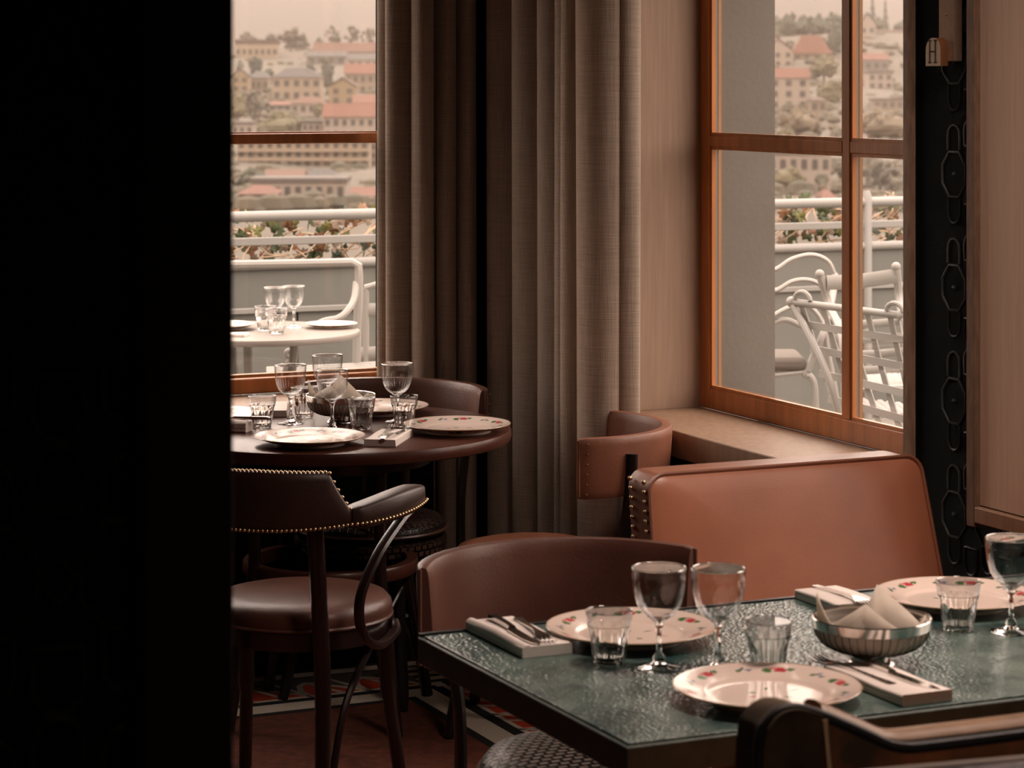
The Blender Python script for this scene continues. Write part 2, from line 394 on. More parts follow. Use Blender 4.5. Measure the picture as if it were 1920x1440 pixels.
wpart('glazing_bar', L3 + .05, 2.75, 1.474, 1.504, bevel=.004)
wpart('pane', L3 + .046, 2.754, SILL + .04, 1.476, m=PANE, y0=VB + .004, y1=VB + .010); wpart('pane', L3 + .046, 2.754, 1.502, 2.455, m=PANE, y0=VB + .004, y1=VB + .010)
wpart('outer_rail', L3, 2.8, SILL, SILL + .052, m=WOOD_OUT, y0=VB + .012, y1=VB + .04); wpart('outer_bar', L3, 2.8, 1.478, 1.508, m=WOOD_OUT, y0=VB + .012, y1=VB + .04)

# ------------------------------------------------------------------ curtains
def curtain(name, label, path, folds, zt=2.72, seed=1):
    """folds: (share of the width, depth) of each fold from left to right"""
    rnd = random.Random(seed); pth = bez([uv(*p) for p in path], 40)
    d = [0.0]
    for a, b in zip(pth, pth[1:]): d.append(d[-1] + (b - a).length)
    L = d[-1]; tot = sum(f[0] for f in folds)
    def pos(s):
        s = max(0, min(L, s))
        for i in range(len(d) - 1):
            if d[i + 1] >= s: break
        t = (s - d[i]) / max(1e-9, d[i + 1] - d[i]); p = pth[i].lerp(pth[i + 1], t); tt = (pth[i + 1] - pth[i]).normalized()
        return p, tt, Vector((tt.y, -tt.x, 0))             # normal points into the room
    par = []; acc = 0
    for k, (wd, dep) in enumerate(folds):
        for i in range(26): par.append((k, i / 26, (acc + wd * i / 26) / tot))
        acc += wd
    par.append((len(folds) - 1, 1.0, 1.0))
    ph = [rnd.uniform(0, 6) for _ in folds]; rings = []
    for z in [.02 + (zt - .02) * k / 28 for k in range(29)]:
        ring = []
        for k, f, x in par:
            a = folds[k][1]; w0 = folds[k][0] / tot * L
            b1 = folds[max(k - 1, 0)][1]; b2 = folds[min(k + 1, len(folds) - 1)][1]
            dep = a + (.5 * (b1 - a) * (1 - f * 4) if f < .25 else (.5 * (b2 - a) * (f * 4 - 3) if f > .75 else 0))
            c = .5 - .5 * math.cos(2 * math.pi * f)
            off = dep * (c ** .8 - .35) * (1 + .12 * math.sin(1.3 * z + ph[k]))
            sl = w0 * (.12 * math.sin(2 * math.pi * f + .3 * math.sin(1.1 * z + ph[k])) * -1 + .10 * math.sin(.9 * z + ph[k]) * c)
            p, tt, nn = pos(x * L)
            q = p + nn * off + tt * sl
            ring.append((q.x, q.y, z))
        rings.append(ring)
    o = MB().loft(rings, close=False, cap=False).build(name, LINEN, ang=180)
    s = o.modifiers.new('thickness', 'SOLIDIFY'); s.thickness = .003; s.offset = 0
    return tag(o, label, 'curtain')
curtain('curtain', 'heavy beige linen curtain beside the window behind the round table', [(2.722, 6.90), (2.732, 6.80), (2.775, 6.755), (2.86, 6.745), (2.955, 6.73)],
        [(.9, .045), (1.0, .06), (1.0, .085), (.9, .08), (.8, .07)], seed=3)
curtain('curtain', 'heavy beige linen curtain hanging in front of the pale oak window reveal', [(2.965, 6.69), (3.035, 6.56), (3.04, 6.32), (2.99, 6.08), (3.02, 5.995), (3.105, 5.98)],
        [(.9, .05), (1.0, .09), (.8, .06), (.8, .05), (.9, .06), (1.35, .045), (.45, .016)], seed=12)

# ------------------------------------------------------------------ rug
RUG = thing('rug', 'rust coloured rug with red petal border and cream stripes under the round table', 'rug', (0, 0, -.0104))
FIELD = mat('rust_pile', (.17, .045, .022), rough=.98, var=.45, vscale=35, bump=.4, bscale=400)
CREAM = mat('cream_pile', (.68, .60, .48), rough=.98, bump=.3, bscale=400); RED = mat('red_pile', (.60, .065, .022), rough=.98, bump=.3, bscale=400)
GREY = mat('grey_pile', (.13, .10, .095), rough=.98, bump=.3, bscale=400); BLACK = mat('black_pile', (.012, .013, .013), rough=.98)
rbox('pile', FIELD, -.6, 3.03, 2.45, 6.66, .0, .008, parent=RUG)
def flat(name, m, poly, z): return MB(ROT).prism(poly, .006, z).build(name, m, RUG, smooth=False)
Ui, Uo, Vi, Vo = 2.64, 2.90, 6.33, 6.59          # petal band between inner and outer cream stripes
def strip(nm, m, a, b, c, d, z): flat(nm, m, [(a, c), (b, c), (b, d), (a, d)], z)
strip('border_band', BLACK, .3, Uo + .07, Vi - .10, Vo + .07, .0086); strip('border_band', BLACK, Ui - .10, Uo + .07, 3.2, Vi, .0086)
strip('border_ground', GREY, .3, Ui, Vi + .045, Vo - .01, .0090); strip('border_ground', GREY, Ui + .045, Uo - .01, 3.2, Vi, .0090)
strip('outer_stripe', CREAM, .3, Uo + .05, Vo, Vo + .045, .0094); strip('outer_stripe', CREAM, Uo, Uo + .05, 3.2, Vo, .0094)
strip('inner_stripe', CREAM, .3, Ui, Vi - .075, Vi, .0094); strip('inner_stripe', CREAM, Ui - .075, Ui, 3.2, Vi - .075, .0094)
PO = [(-.004, .035), (-.012, .10), (.005, .165), (.035, .195), (.065, .185), (.10, .14), (.15, .085), (.175, .035)]
PI = [(.010, .05), (.006, .10), (.018, .15), (.038, .172), (.06, .16), (.09, .12), (.135, .072), (.15, .05)]
ST = [(.035, .172), (.055, .16), (.105, .05), (.085, .05)]; SK = [(-.06, .215), (-.045, .21), (-.005, .09), (-.012, .07)]
def petals(fr, n):
    for i in range(n):
        s = i * .165
        for nm, m, P, z in (('petal_outline', CREAM, PO, .0096), ('petal', RED, PI, .0100), ('petal_vein', CREAM, ST, .0103), ('leaf_streak', CREAM, SK, .0096)):
            flat(nm, m, [fr(s + a, b) for a, b in P], z)
petals(lambda s, t: (1.15 + s, Vi + t), 9)
petals(lambda s, t: (Ui + t, 3.35 + s), 18)
for k in range(4):                                # mitred corner chevrons
    a = .02 + k * .062
    flat('corner_stripe', CREAM, [(Ui + a, Vi), (Ui + a + .03, Vi), (Ui + a + .03, Vi + a + .03), (Ui, Vi + a + .03), (Ui, Vi + a), (Ui + a, Vi + a)], .0101)

# ================================================================== CHAIRS
def seat_mesh(r, z, th, n=48):
    prof = [(0, z - th), (r * .9, z - th), (r * .985, z - th + .01), (r, z - th * .5), (r * .985, z - .012), (r * .93, z + .001), (r * .75, z + .010), (r * .4, z + .015), (0, z + .017)]
    return MB().lathe(prof, n)
def arc_band(r, a0, a1, zfun, th, c=(0, -.06), n=40, tilt=.0):
    """upholstered band round the rear of a seat; angle 0 is straight back (-y)"""
    rings = []
    for i in range(n + 1):
        a = a0 + (a1 - a0) * i / n; zb, zt = zfun(a)
        d = Vector((math.sin(a), -math.cos(a)))
        endk = 1.0
        e = min(i, n - i)
        if e < 2: endk = (.62, .9)[e]
        ring = []
        for k in range(16):
            t = 2 * math.pi * k / 16
            cx = math.copysign(abs(math.cos(t)) ** .45, math.cos(t)); cz = math.copysign(abs(math.sin(t)) ** .35, math.sin(t))
            rr = r + cx * th / 2 * endk + tilt * (cz * .5 + .5)
            ring.append((c[0] + d.x * rr, c[1] + d.y * rr, (zb + zt) / 2 + cz * (zt - zb) / 2 * (.965 if e == 0 else 1)))
        rings.append(ring)
    return MB().loft(rings)
def set_planar_uv(o, seat_z):
    me = o.data; ul = me.uv_layers.new(name='UVMap')
    for p in me.polygons:
        for li in p.loop_indices:
            c = me.vertices[me.loops[li].vertex_index].co
            if abs(p.normal.z) > .45: ul.data[li].uv = (c.x, c.y)
            else: ul.data[li].uv = (math.atan2(c.y, c.x) * .2 if abs(p.center.x) > .03 or p.center.y > 0 else 0, c.z)

def band_chair(label, loc, face, leather, seat_m, ztop=.78, h=.165, half=70, seat_z=.455, pa=31, woven=False, nails=True):
    rz = math.atan2(-face[0], face[1])
    t = thing('dining_chair', label, 'chair', loc, rz)
    hf = math.radians(half)
    b = arc_band(.275, -hf, hf, lambda a: (ztop - h, ztop), .034, tilt=.012).build('backrest', leather, t)
    for a in (-hf, hf):                          # welted ends
        d = Vector((math.sin(a), -math.cos(a), 0)); q = Vector((0, -.06, 0)) + d * .292
        MB().tube([q + Vector((0, 0, ztop - h + .01)), q + Vector((0, 0, ztop - .006))], .004, 6).build('piping', leather, b)
    if nails:
        nb = MB()
        for a in (-hf + .07, hf - .07):
            for k in range(6):
                rr = .275 + .019 + .012 * k / 6
                nb.ell((math.sin(a) * rr, -.06 - math.cos(a) * rr, ztop - h + .015 + k * (h - .03) / 5), .0026, 6, 4)
        nb.build('nail_heads', BRASS, b, kind='stuff')
    for sgn in (-1, 1):
        a = math.radians(pa) * sgn
        x, y = math.sin(a), -math.cos(a)
        pts = bez([(x * .305, -.06 + y * .305, ztop - .045), (x * .305, -.06 + y * .30, ztop - h), (x * .29, -.06 + y * .27, seat_z), (x * .29, -.06 + y * .29, .25), (x * .34, -.06 + y * .36, 0)], 6)
        MB().tube(pts, .0145, 8, flat=(1.1, .85)).build('rear_leg', WOOD_BLACK, t)
        for kz in (0, 1):
            pass
    for sgn in (-1, 1):
        MB().tube(bez([(sgn * .135, .125, seat_z - .03), (sgn * .145, .14, .25), (sgn * .175, .185, 0)], 6), [.017] * 12 + [.013], 8).build('front_leg', WOOD_BLACK, t)
    s = seat_mesh(.205, seat_z, .045).build('seat', seat_m, t)
    if woven:
        set_planar_uv(s, seat_z)
        e = MB().lathe([(.196, seat_z - .085), (.206, seat_z - .08), (.208, seat_z - .05), (.200, seat_z - .046), (.19, seat_z - .05), (.19, seat_z - .085)], 48)
        sb = e.build('seat_band', seat_m, t); set_planar_uv(sb, seat_z)
        MB().tube([(.207 * math.cos(k * math.pi / 24), .207 * math.sin(k * math.pi / 24), seat_z - .026) for k in range(48)], .0045, 6, loop=True).build('seat_piping', leather, s)
    MB().lathe([(.17, seat_z - .085), (.195, seat_z - .085), (.195, seat_z - .045), (.17, seat_z - .045)], 40).build('seat_rail', WOOD_BLACK, t)
    MB().tube([(.155 * math.cos(k * math.pi / 20), .155 * math.sin(k * math.pi / 20) - .02, .22) for k in range(40)], .009, 6, loop=True).build('ring_stretcher', WOOD_BLACK, t)
    return t
band_chair('brown leather chair with woven round seat at the far side of the round table', (-.385, 6.835, 0), (-.35, -.94), LEATHER_BROWN, WOVEN_BROWN, ztop=.81, seat_z=.47, woven=True, half=71)
band_chair('russet leather chair turned sideways before the curtain edge and window ledge', (.052, 6.47, 0), (-1.0, .17), LEATHER_RED, LEATHER_TAN, ztop=.778, h=.155, half=70, pa=43)
band_chair('dark brown leather chair with woven black seat behind the green stone table', (.147, 4.478, 0), (.36, -.933), LEATHER_BROWN, WOVEN_BLACK, ztop=.782, h=.19, woven=True, nails=False)

# --- bentwood armchair with nail trim
def armchair():
    t = thing('bentwood_armchair', 'dark leather bentwood armchair with brass nail trim, back turned, at round table', 'chair', (-.492, 5.875, 0), math.atan2(-.24, .97))
    C = (0, -.035); R = .275
    rad = math.radians
    def top(a):
        a = abs(a)
        if a < rad(33): return .792 - .004 * (a / rad(33))
        k = min(1, (a - rad(33)) / rad(10)); return .788 - .085 * k * (1.3 - .3 * k)
    bk = arc_band(R, -rad(44), rad(44), lambda a: (.655 + .012 * (abs(a) / rad(44)) ** 2, top(a)), .045, c=C, n=60).build('backrest', LEATHER_DARK, t)
    nb = MB()
    na = 92
    for i in range(na + 1):
        a = -rad(93) + rad(186) * i / na
        z = .658 + .010 * (abs(a) / rad(44)) ** 2 if abs(a) < rad(44) else .668 + .022 * ((abs(a) - rad(44)) / rad(52)) ** 1.5
        q = R + .026 + .009 * min(1, max(0, (abs(a) - rad(42)) / rad(4)))
        nb.ell((C[0] + math.sin(a) * q, C[1] - math.cos(a) * q, z + .004), .0043, 8, 5)
    for i in range(45):
        a = -rad(43) + rad(86) * i / 44
        nb.ell((C[0] + math.sin(a) * (R + .014), C[1] - math.cos(a) * (R + .014), top(a) + .001), .0043, 8, 5)
    nb.build('nail_heads', BRASS, bk, kind='stuff')
    for s in (-1, 1):
        def zf(a):
            k = (abs(a) - rad(43)) / rad(52); return (.658 + .022 * k ** 1.5, .706 + .024 * math.sin(min(1, k) * 2.2))
        arm = arc_band(R + .002, s * rad(43.5), s * rad(96), zf, .062, c=C, n=24).build('armrest', LEATHER_DARK, t)
        # bentwood loop: from under the arm end down and back, round to the front of the seat
        a = rad(92); x = s * math.sin(a) * .268; y = C[1] - math.cos(a) * .268
        MB().tube(bez([(x * .99, y + .02, .665), (x * .97, y - .05, .648), (x * .88, y - .15, .585), (x * .80, y - .205, .50), (x * .80, y - .185, .42), (x * .84, y - .10, .375), (x * .85, y + .02, .380), (x * .80, y + .06, .395)], 7), .0115, 8, flat=(1.15, .9)).build('arm_loop', WOOD_DARK, t)
        MB().tube(bez([(s * .118, -.265, .69), (s * .122, -.235, .45), (s * .125, -.225, .28), (s * .135, -.255, 0)], 7), [.019] * 15 + [.018] * 7, 10).build('rear_leg', WOOD_DARK, t)
        MB().tube(bez([(s * .172, .095, .415), (s * .178, .11, .22), (s * .195, .15, 0)], 7), [.02] * 8 + [.016] * 7, 10).build('front_leg', WOOD_DARK, t)
        MB().tube(bez([(s * .178, .07, .385), (s * .17, -.03, .335), (s * .15, -.14, .235), (s * .138, -.20, .08), (s * .138, -.225, .03)], 7), .009, 8).build('leg_brace', WOOD_DARK, t)
    seat_mesh(.212, .455, .05).build('seat', LEATHER_BROWN, t)
    MB().lathe([(.17, .365), (.205, .365), (.208, .405), (.17, .405)], 48).build('seat_rail', WOOD_DARK, t)
    MB().tube([(.21 * math.cos(k * math.pi / 24), .21 * math.sin(k * math.pi / 24), .412) for k in range(48)], .005, 6, loop=True).build('seat_piping', LEATHER_BROWN, t)
armchair()

# --- cognac leather side chair against the wall
def slipper():
    t = thing('leather_bench_chair', 'tall cognac leather chair with studded side beyond the green stone table', 'chair', uv(2.58, 4.30, 0), TH)
    hw, hwb = .315, .345                         # half width at the top and lower down
    def outline():
        r = .035; o = [(-hwb, .36)]
        for sx, a0 in ((-1, math.pi), (1, math.pi / 2)):
            for q in range(7):
                t_ = a0 - math.pi / 2 * q / 6
                o.append((sx * (hw - r) + r * math.cos(t_), .89 - r + r * math.sin(t_)))
        o.append((hwb, .36)); return o
    OUT = outline()
    def ln(z): return .13 * (z - .36) / .53
    pil = []                                  # front face slightly pillowed
    fr_ = [(x, -.095 + ln(z), z) for x, z in OUT]; bk_ = [(x, -.005 + ln(z), z) for x, z in OUT]
    def inset(d, push): return [(x * (1 - d / .33), -.095 + ln(.36 + (z - .36) * (1 - d / .53) + d * .4) - push, .36 + (z - .36) * (1 - d / .53) + d * .4) for x, z in OUT]
    b = MB().loft([bk_, fr_, inset(.02, .008), inset(.07, .014), inset(.18, .017)]).build('backrest', LEATHER_TAN, t, bevel=.004, ang=60)
    nb = MB()
    for i in range(26):
        k = .10 + .87 * i / 25; z = .36 + .53 * k; hx = hwb + (hw - hwb) * k; lean = .13 * k
        for yy in (-.080, -.022): nb.ell((-hx - .001, yy + lean, z), .0048, 8, 5)
    nb.build('nail_heads', BRASS, b, kind='stuff')
    MB().tube([(x, -.097 + ln(z), z) for x, z in OUT], .0042, 6).build('piping', LEATHER_RED, b)
    MB().box(-.34, .34, -.50, -.03, .34, .45).build('seat', LEATHER_TAN, t, bevel=.02)
    for x in (-.30, .30):
        for y in (-.46, .0): MB().tube([(x, y, .36), (x * 1.02, y * 1.03, 0)], [.022, .016], 8).build('leg', WOOD_BLACK, t)
slipper()

# --- tapestry chair seen from behind, and the grey bench before it
def tapestry():
    t = thing('tapestry_chair', 'chair with brown flowered tapestry back and black piping, nearest the green table', 'chair', uv(1.505, 2.60, 0), TH)
    TAP = mat('brown_tapestry', (.60, .22, .08), rough=.9, var=.9, vscale=11, col2=(.12, .085, .05), bump=.3, bscale=300)
    TAP2 = mat('dark_tapestry', (.14, .085, .04), rough=.9, var=.8, vscale=14, col2=(.035, .028, .018), bump=.3, bscale=300)
    PIPE = mat('black_piping', (.006, .005, .005), rough=.6); RAILW = mat('gilded_oak_rail', (.40, .22, .11), rough=.4, var=.4, vscale=12)
    top = bez([(0.0, .70, 0), (.004, .86, 0), (.016, .896, 0), (.045, .909, 0), (.085, .898, 0), (.15, .868, 0), (.20, .846, 0), (.27, .842, 0), (.50, .841, 0), (.78, .838, 0)], 5)
    prof = [(p.x, p.y) for p in top]
    def panel(pr, y0, y1, zb):
        vs = [(x, y0, z) for x, z in pr] + [(x, y0, zb) for x, z in pr] + [(x, y1, z) for x, z in pr] + [(x, y1, zb) for x, z in pr]
        n = len(pr); fs = []
        for i in range(n - 1):
            fs += [(i, i + 1, n + i + 1, n + i), (2 * n + i, 3 * n + i, 3 * n + i + 1, 2 * n + i + 1), (i, 2 * n + i, 2 * n + i + 1, i + 1), (n + i, n + i + 1, 3 * n + i + 1, 3 * n + i)]
        fs += [(0, n, 3 * n, 2 * n), (n - 1, 3 * n - 1, 4 * n - 1, 2 * n - 1)]
        return MB().add(vs, fs)
    panel([(x, z - .003) for x, z in prof if x >= .085], -.004, .05, .42).build('backrest', TAP, t, ang=60)
    panel([(x, z - .002) for x, z in prof if x <= .09], -.012, .055, .42).build('wing', TAP2, t, ang=60)
    MB().tube([(p.x, .0, p.y - .004) for p in top], .0075, 8).build('piping', PIPE, t)
    MB().tube([(p.x, .03, p.y + .004) for p in top if p.x > .09], .013, 8, flat=(1.7, .6)).build('top_rail', RAILW, t)
    MB().tube(bez([(.088, -.012, .89), (.10, -.012, .80), (.125, -.010, .70), (.13, -.010, .45)], 6), .004, 6).build('gold_welt', BRASS, t)
    MB().box(.02, .80, .02, .48, .34, .45).build('seat', TAP, t, bevel=.02)
    for x in (.05, .75):
        for y in (.03, .45): MB().tube([(x, y, .43), (x, y, 0)], [.02, .015], 8).build('leg', WOOD_BLACK, t)
tapestry()
def greybench():
    t = thing('upholstered_bench', 'grey patterned bench back with pale piping in front of the tapestry chair', 'bench', (.094, 2.485, 0), .300)
    G = mat('grey_blue_fabric', (.42, .38, .36), rough=.95, var=.75, vscale=45, col2=(.09, .09, .12), bump=.3, bscale=300)
    P = mat('pale_piping', (.7, .62, .55), rough=.9)
    b = MB().box(0, 1.6, 0, .07, .40, .930).build('backrest', G, t, bevel=.012)
    MB().tube([(.012, .066, .42), (.012, .066, .915), (.03, .066, .928), (1.58, .066, .928)], .006, 8).build('piping', P, b)
    MB().box(0, 1.6, -.45, -.001, .34, .45).build('seat', G, t, bevel=.02)
    for x in (.05, 1.55):
        for y in (-.40, .03): MB().tube([(x, y, .42), (x, y, 0)], [.02, .015], 8).build('leg', WOOD_BLACK, t)
greybench()

# ================================================================== TABLES
def round_table():
    t = thing('round_table', 'round polished mahogany table laid for four near the back window', 'table', (-.476, 6.58, 0), math.radians(-8))
    R = .475
    MB().lathe([(0, .715), (R - .012, .715), (R - .003, .719), (R, .727), (R, .740), (R - .003, .7475), (R - .009, .75), (0, .75)], 96).build('tabletop', WOOD_TOP, t)
    MB().lathe([(.24, .66), (.262, .66), (.262, .714), (.24, .714)], 48).build('apron', WOOD_DARK, t)
    for a in (45, 135, 225, 315):
        c, s = math.cos(math.radians(a)), math.sin(math.radians(a))
        MB().tube(bez([(c * .235, s * .235, .713), (c * .232, s * .232, .5), (c * .236, s * .236, .39), (c * .27, s * .27, .2), (c * .31, s * .31, 0)], 6), .0155, 10).build('leg', WOOD_DARK, t)
        c2, s2 = math.cos(math.radians(a + 40)), math.sin(math.radians(a + 40))
        MB().tube(bez([(c2 * .218, s2 * .218, .375), (c2 * .19, s2 * .19, .33), (c * .22, s * .22, .22), (c * .268, s * .268, .10)], 6), .007, 8).build('leg_brace', WOOD_DARK, t)
    pr = [(.200, .374), (.226, .374), (.230, .380), (.230, .402), (.226, .408), (.200, .408)]
    MB().lathe(pr + [pr[0]], 72).build('ring_stretcher', WOOD_TOP, t)
    return t
round_table()

def stone_mat():
    m = mat('green_lava_stone', (.055, .11, .10), rough=.30, coat=.55, coat_rough=.05)
    t = m.node_tree; b = t.nodes['Principled BSDF']; c = t.nodes.new('ShaderNodeTexCoord')
    n = t.nodes.new('ShaderNodeTexNoise'); n.inputs['Scale'].default_value = 14; n.inputs['Detail'].default_value = 6
    r = t.nodes.new('ShaderNodeValToRGB'); e = r.color_ramp.elements
    e[0].position = .36; e[0].color = (.020, .060, .056, 1); e[1].position = .66; e[1].color = (.14, .205, .18, 1)
    t.links.new(c.outputs['Object'], n.inputs[0]); t.links.new(n.outputs['Fac'], r.inputs[0]); t.links.new(r.outputs[0], b.inputs['Base Color'])
    v = t.nodes.new('ShaderNodeTexVoronoi'); v.feature = 'SMOOTH_F1'; v.inputs['Scale'].default_value = 165; v.inputs['Smoothness'].default_value = .6
    n2 = t.nodes.new('ShaderNodeTexNoise'); n2.inputs['Scale'].default_value = 60; n2.inputs['Detail'].default_value = 2
    ad = t.nodes.new('ShaderNodeMath'); ad.operation = 'ADD'
    t.links.new(c.outputs['Object'], v.inputs['Vector']); t.links.new(c.outputs['Object'], n2.inputs[0])
    t.links.new(v.outputs['Distance'], ad.inputs[0]); t.links.new(n2.outputs['Fac'], ad.inputs[1])
    bp = t.nodes.new('ShaderNodeBump'); bp.inputs['Strength'].default_value = .5; bp.inputs['Distance'].default_value = .0035
    t.links.new(ad.outputs[0], bp.inputs['Height'])
    t.links.new(bp.outputs[0], b.inputs['Normal']); t.links.new(bp.outputs[0], b.inputs['Coat Normal'])
    return m
STONE = stone_mat()
STONE_EDGE = mat('green_stone_edge', (.135, .175, .155), rough=.5, bump=.25, bscale=90, var=.3, vscale=25)
gt = thing('stone_table', 'rectangular table with glossy dark green hammered stone top', 'table', uv(1.565, 3.056, 0), TH)
MB().box(.0, 1.47, 0, .752, .703, .7465).build('tabletop', STONE_EDGE, gt, bevel=.0025)
MB().box(.006, 1.464, .006, .738, .7455, .7500).build('glazed_surface', STONE, gt, bevel=.001)
MB().box(.002, 1.468, .741, .752, .7455, .7525).build('edge_strip', mat('black_edge_metal', (.02, .022, .022), rough=.3, metal=.6), gt, bevel=.001)
for x in (.46, 1.0):
    MB().box(x - .05, x + .05, .32, .42, .03, .703).build('pedestal', WOOD_BLACK, gt, bevel=.004)
    MB().box(x - .06, x + .06, .10, .64, .0, .03).build('foot', WOOD_BLACK, gt, bevel=.004)

# ================================================================== TABLEWARE
Z = .7505
def plate_mesh():
    prof = [(0, .004), (.080, .004), (.083, .0005), (.088, .0005), (.090, .006), (.110, .0115), (.1375, .0205), (.1390, .0220), (.1380, .0232)]
    top = [(.1380 - (.1380 - .090) * i / 14, .0232 - (.0232 - .0110) * (i / 14) ** 1.1) for i in range(1, 15)] + [(.086, .0085), (.080, .0075)] + [(.08 * (1 - i / 10), .0072) for i in range(1, 11)]
    mb = MB().lathe(prof + top, 192)
    me = mb.mesh('plate', CERAMIC)
    ca = me.color_attributes.new('print', 'FLOAT_COLOR', 'POINT')
    base = (.78, .64, .555); rnd = random.Random(4)
    marks = []
    def flower(a, r, col, s): marks.append((r * math.cos(a), r * math.sin(a), s, s * .7, a, col))
    redc, green, blue, pink = (.50, .06, .07), (.07, .17, .06), (.13, .16, .26), (.62, .22, .22)
    for k in range(6):
        a = k * math.pi / 3 + .2
        flower(a, .115, redc, .0105); flower(a + .10, .119, pink, .007); flower(a + .17, .112, green, .0085); flower(a - .13, .118, green, .006)
        flower(a + .42, .113, blue, .0045); flower(a + .49, .118, blue, .0042); flower(a + .56, .113, green, .0055)
    for k in range(5): flower(rnd.uniform(0, 6.28), rnd.uniform(.02, .06), (green, redc)[k % 2], .006)
    for i, v in enumerate(me.vertices):
        c = base
        r = math.hypot(v.co.x, v.co.y)
        if v.co.z > .0065:
            if r > .1372: c = (.45, .33, .22)
            for (mx, my, sa, sb, an, cc) in marks:
                dx, dy = v.co.x - mx, v.co.y - my
                x = dx * math.cos(an) + dy * math.sin(an); y = -dx * math.sin(an) + dy * math.cos(an)
                if (x / sb) ** 2 + (y / sa) ** 2 < 1: c = cc
        ca.data[i].color = (*c, 1)
    return me
PLATE = plate_mesh()
def plate(x, y, label, rz=0.0, z=Z, s=1.0, group='painted dinner plates'):
    o = bpy.data.objects.new('dinner_plate', PLATE); COL.objects.link(o); o.location = (x, y, z); o.rotation_euler = (0, 0, rz); o.scale = (s, s, s)
    return tag(o, label, 'plate', group)
P_ = on
def pu(u, v): p = uv(u, v); return p.x, p.y
plate(*pu(1.868, 3.632), 'flowered plate behind the wine glasses on the green table', .3)
plate(*pu(1.866, 3.192), 'flowered plate nearest the tapestry chair on the green table', 1.1)
plate(*pu(2.498, 3.630), 'flowered plate before the cognac leather chair on the green table', 2.0)
plate(-.505, 6.262, 'flowered plate nearest the bentwood armchair on the round table', .7)
plate(-.142, 6.485, 'flowered plate at the curtain side of the round table', .2)
plate(-.366, 6.845, 'flowered plate before the far brown chair on the round table', 1.5)
plate(-.800, 6.690, 'flowered plate partly hidden by the dark partition on the round table', 1.9)

FOOT = [(0, 0), (.032, 0), (.034, .0012), (.033, .0025), (.012, .006), (.0085, .010), (0, .011)]
STEM = [(0, .0095), (.0085, .0098), (.0105, .0150), (.0085, .0195), (.0048, .024), (.0040, .035), (.0044, .060), (.0075, .066), (.0062, .0695), (.012, .0740), (.018, .0785), (.010, .0782), (0, .0768)]
BOWL = [(.0125, .0745), (.026, .084), (.0345, .098), (.0395, .117), (.0418, .136), (.0425, .1545), (.0420, .1555), (.0412, .1545), (.0405, .136), (.0380, .117), (.0330, .0985), (.0245, .0855), (.0125, .0780)]
def flute(a, r, z):
    if .078 < z < .128 and r > .02: return 1 + .022 * math.cos(32 * a) * math.sin(math.pi * (z - .078) / .05)
    return 1.0
def smooth_prof(p, n=4):
    q = bez([(x, 0, z) for x, z in p], n); return [(max(v.x, 0), v.z) for v in q]
FOOT_M = MB().lathe(FOOT, 48).mesh('foot', GLASS, ang=60); STEM_M = MB().lathe(STEM, 32).mesh('stem', GLASS, ang=60)
BOWL_M = MB().lathe(BOWL + BOWL[:1], 64).mesh('bowl', SHELL, ang=60)
BOWL_F = MB().lathe(smooth_prof(BOWL[:6]) + BOWL[6:8] + smooth_prof(BOWL[8:]) + BOWL[:1], 160, flute).mesh('bowl', SHELL, ang=60)
RIM_M = MB().lathe([(.0408, .1540), (.0428, .1540), (.0430, .1553), (.0420, .1562), (.0410, .1553), (.0408, .1540)], 64).mesh('rim', GLASS, ang=80)
WINE, WINE_F = ('wine', BOWL_M), ('wine', BOWL_F)
def wine_glass(bowl, x, y, label, group, z, rz, s):
    t = thing('wine_glass', label, 'glass', (x, y, z), rz, group); t.scale = (s, s, s)
    for nm, me in (('foot', FOOT_M), ('stem', STEM_M), ('bowl', bowl), ('rim', RIM_M)):
        o = bpy.data.objects.new(nm, me); COL.objects.link(o); o.parent = t
    return t
TN = 120
def tmod(a, r, z):
    if z < .060: return 1 - .07 * abs(math.cos(5 * a)) ** .8 * min(1, (.060 - z) / .012) * min(1, (z + .004) / .01)
    return 1.0
T_OUT = [(.0255, .009), (.0262, .014), (.0275, .022), (.0300, .040), (.0325, .052), (.0340, .058), (.0347, .061), (.0365, .074), (.0372, .0810), (.0366, .0825), (.0358, .0815)]
T_IN = [(.0350, .074), (.0330, .060), (.0308, .050), (.0282, .036), (.0255, .022), (.0235, .0125), (.0, .0125)]
def tring(r, z, k=1.0):
    return [(max(r, 1e-5) * (1 - k * (1 - tmod(2 * math.pi * j / TN, r, z))) * math.cos(2 * math.pi * j / TN), max(r, 1e-5) * (1 - k * (1 - tmod(2 * math.pi * j / TN, r, z))) * math.sin(2 * math.pi * j / TN), z) for j in range(TN)]
T_BODY = MB().loft([tring(0, .0012), tring(.021, 0, .3), tring(.0245, .002), tring(.0255, .009)] + [tring(r, z) for r, z in T_OUT[1:7]] + [tring(.0336, .0608)] + [tring(r, z, .3) for r, z in T_IN[1:]]).mesh('body', GLASS, ang=50)
T_BASE = MB().loft([tring(r, z) for r, z in T_OUT[6:]] + [tring(.0350, .074), tring(.0333, .061)], cap=False).mesh('lip', FLUTED, ang=50)
T_RIM = MB().lathe([(.0357, .0812), (.0372, .0812), (.0374, .0822), (.0366, .0830), (.0358, .0824), (.0357, .0812)], 64).mesh('rim', FLUTED, ang=80)
TUMBLER = ('tumbler', T_BODY)
def tumbler(x, y, label, group, z, rz, s):
    t = thing('tumbler', label, 'glass', (x, y, z), rz, group); t.scale = (s, s, s)
    for nm, me in (('body', T_BODY), ('lip', T_BASE), ('rim', T_RIM)):
        o = bpy.data.objects.new(nm, me); COL.objects.link(o); o.parent = t
    return t
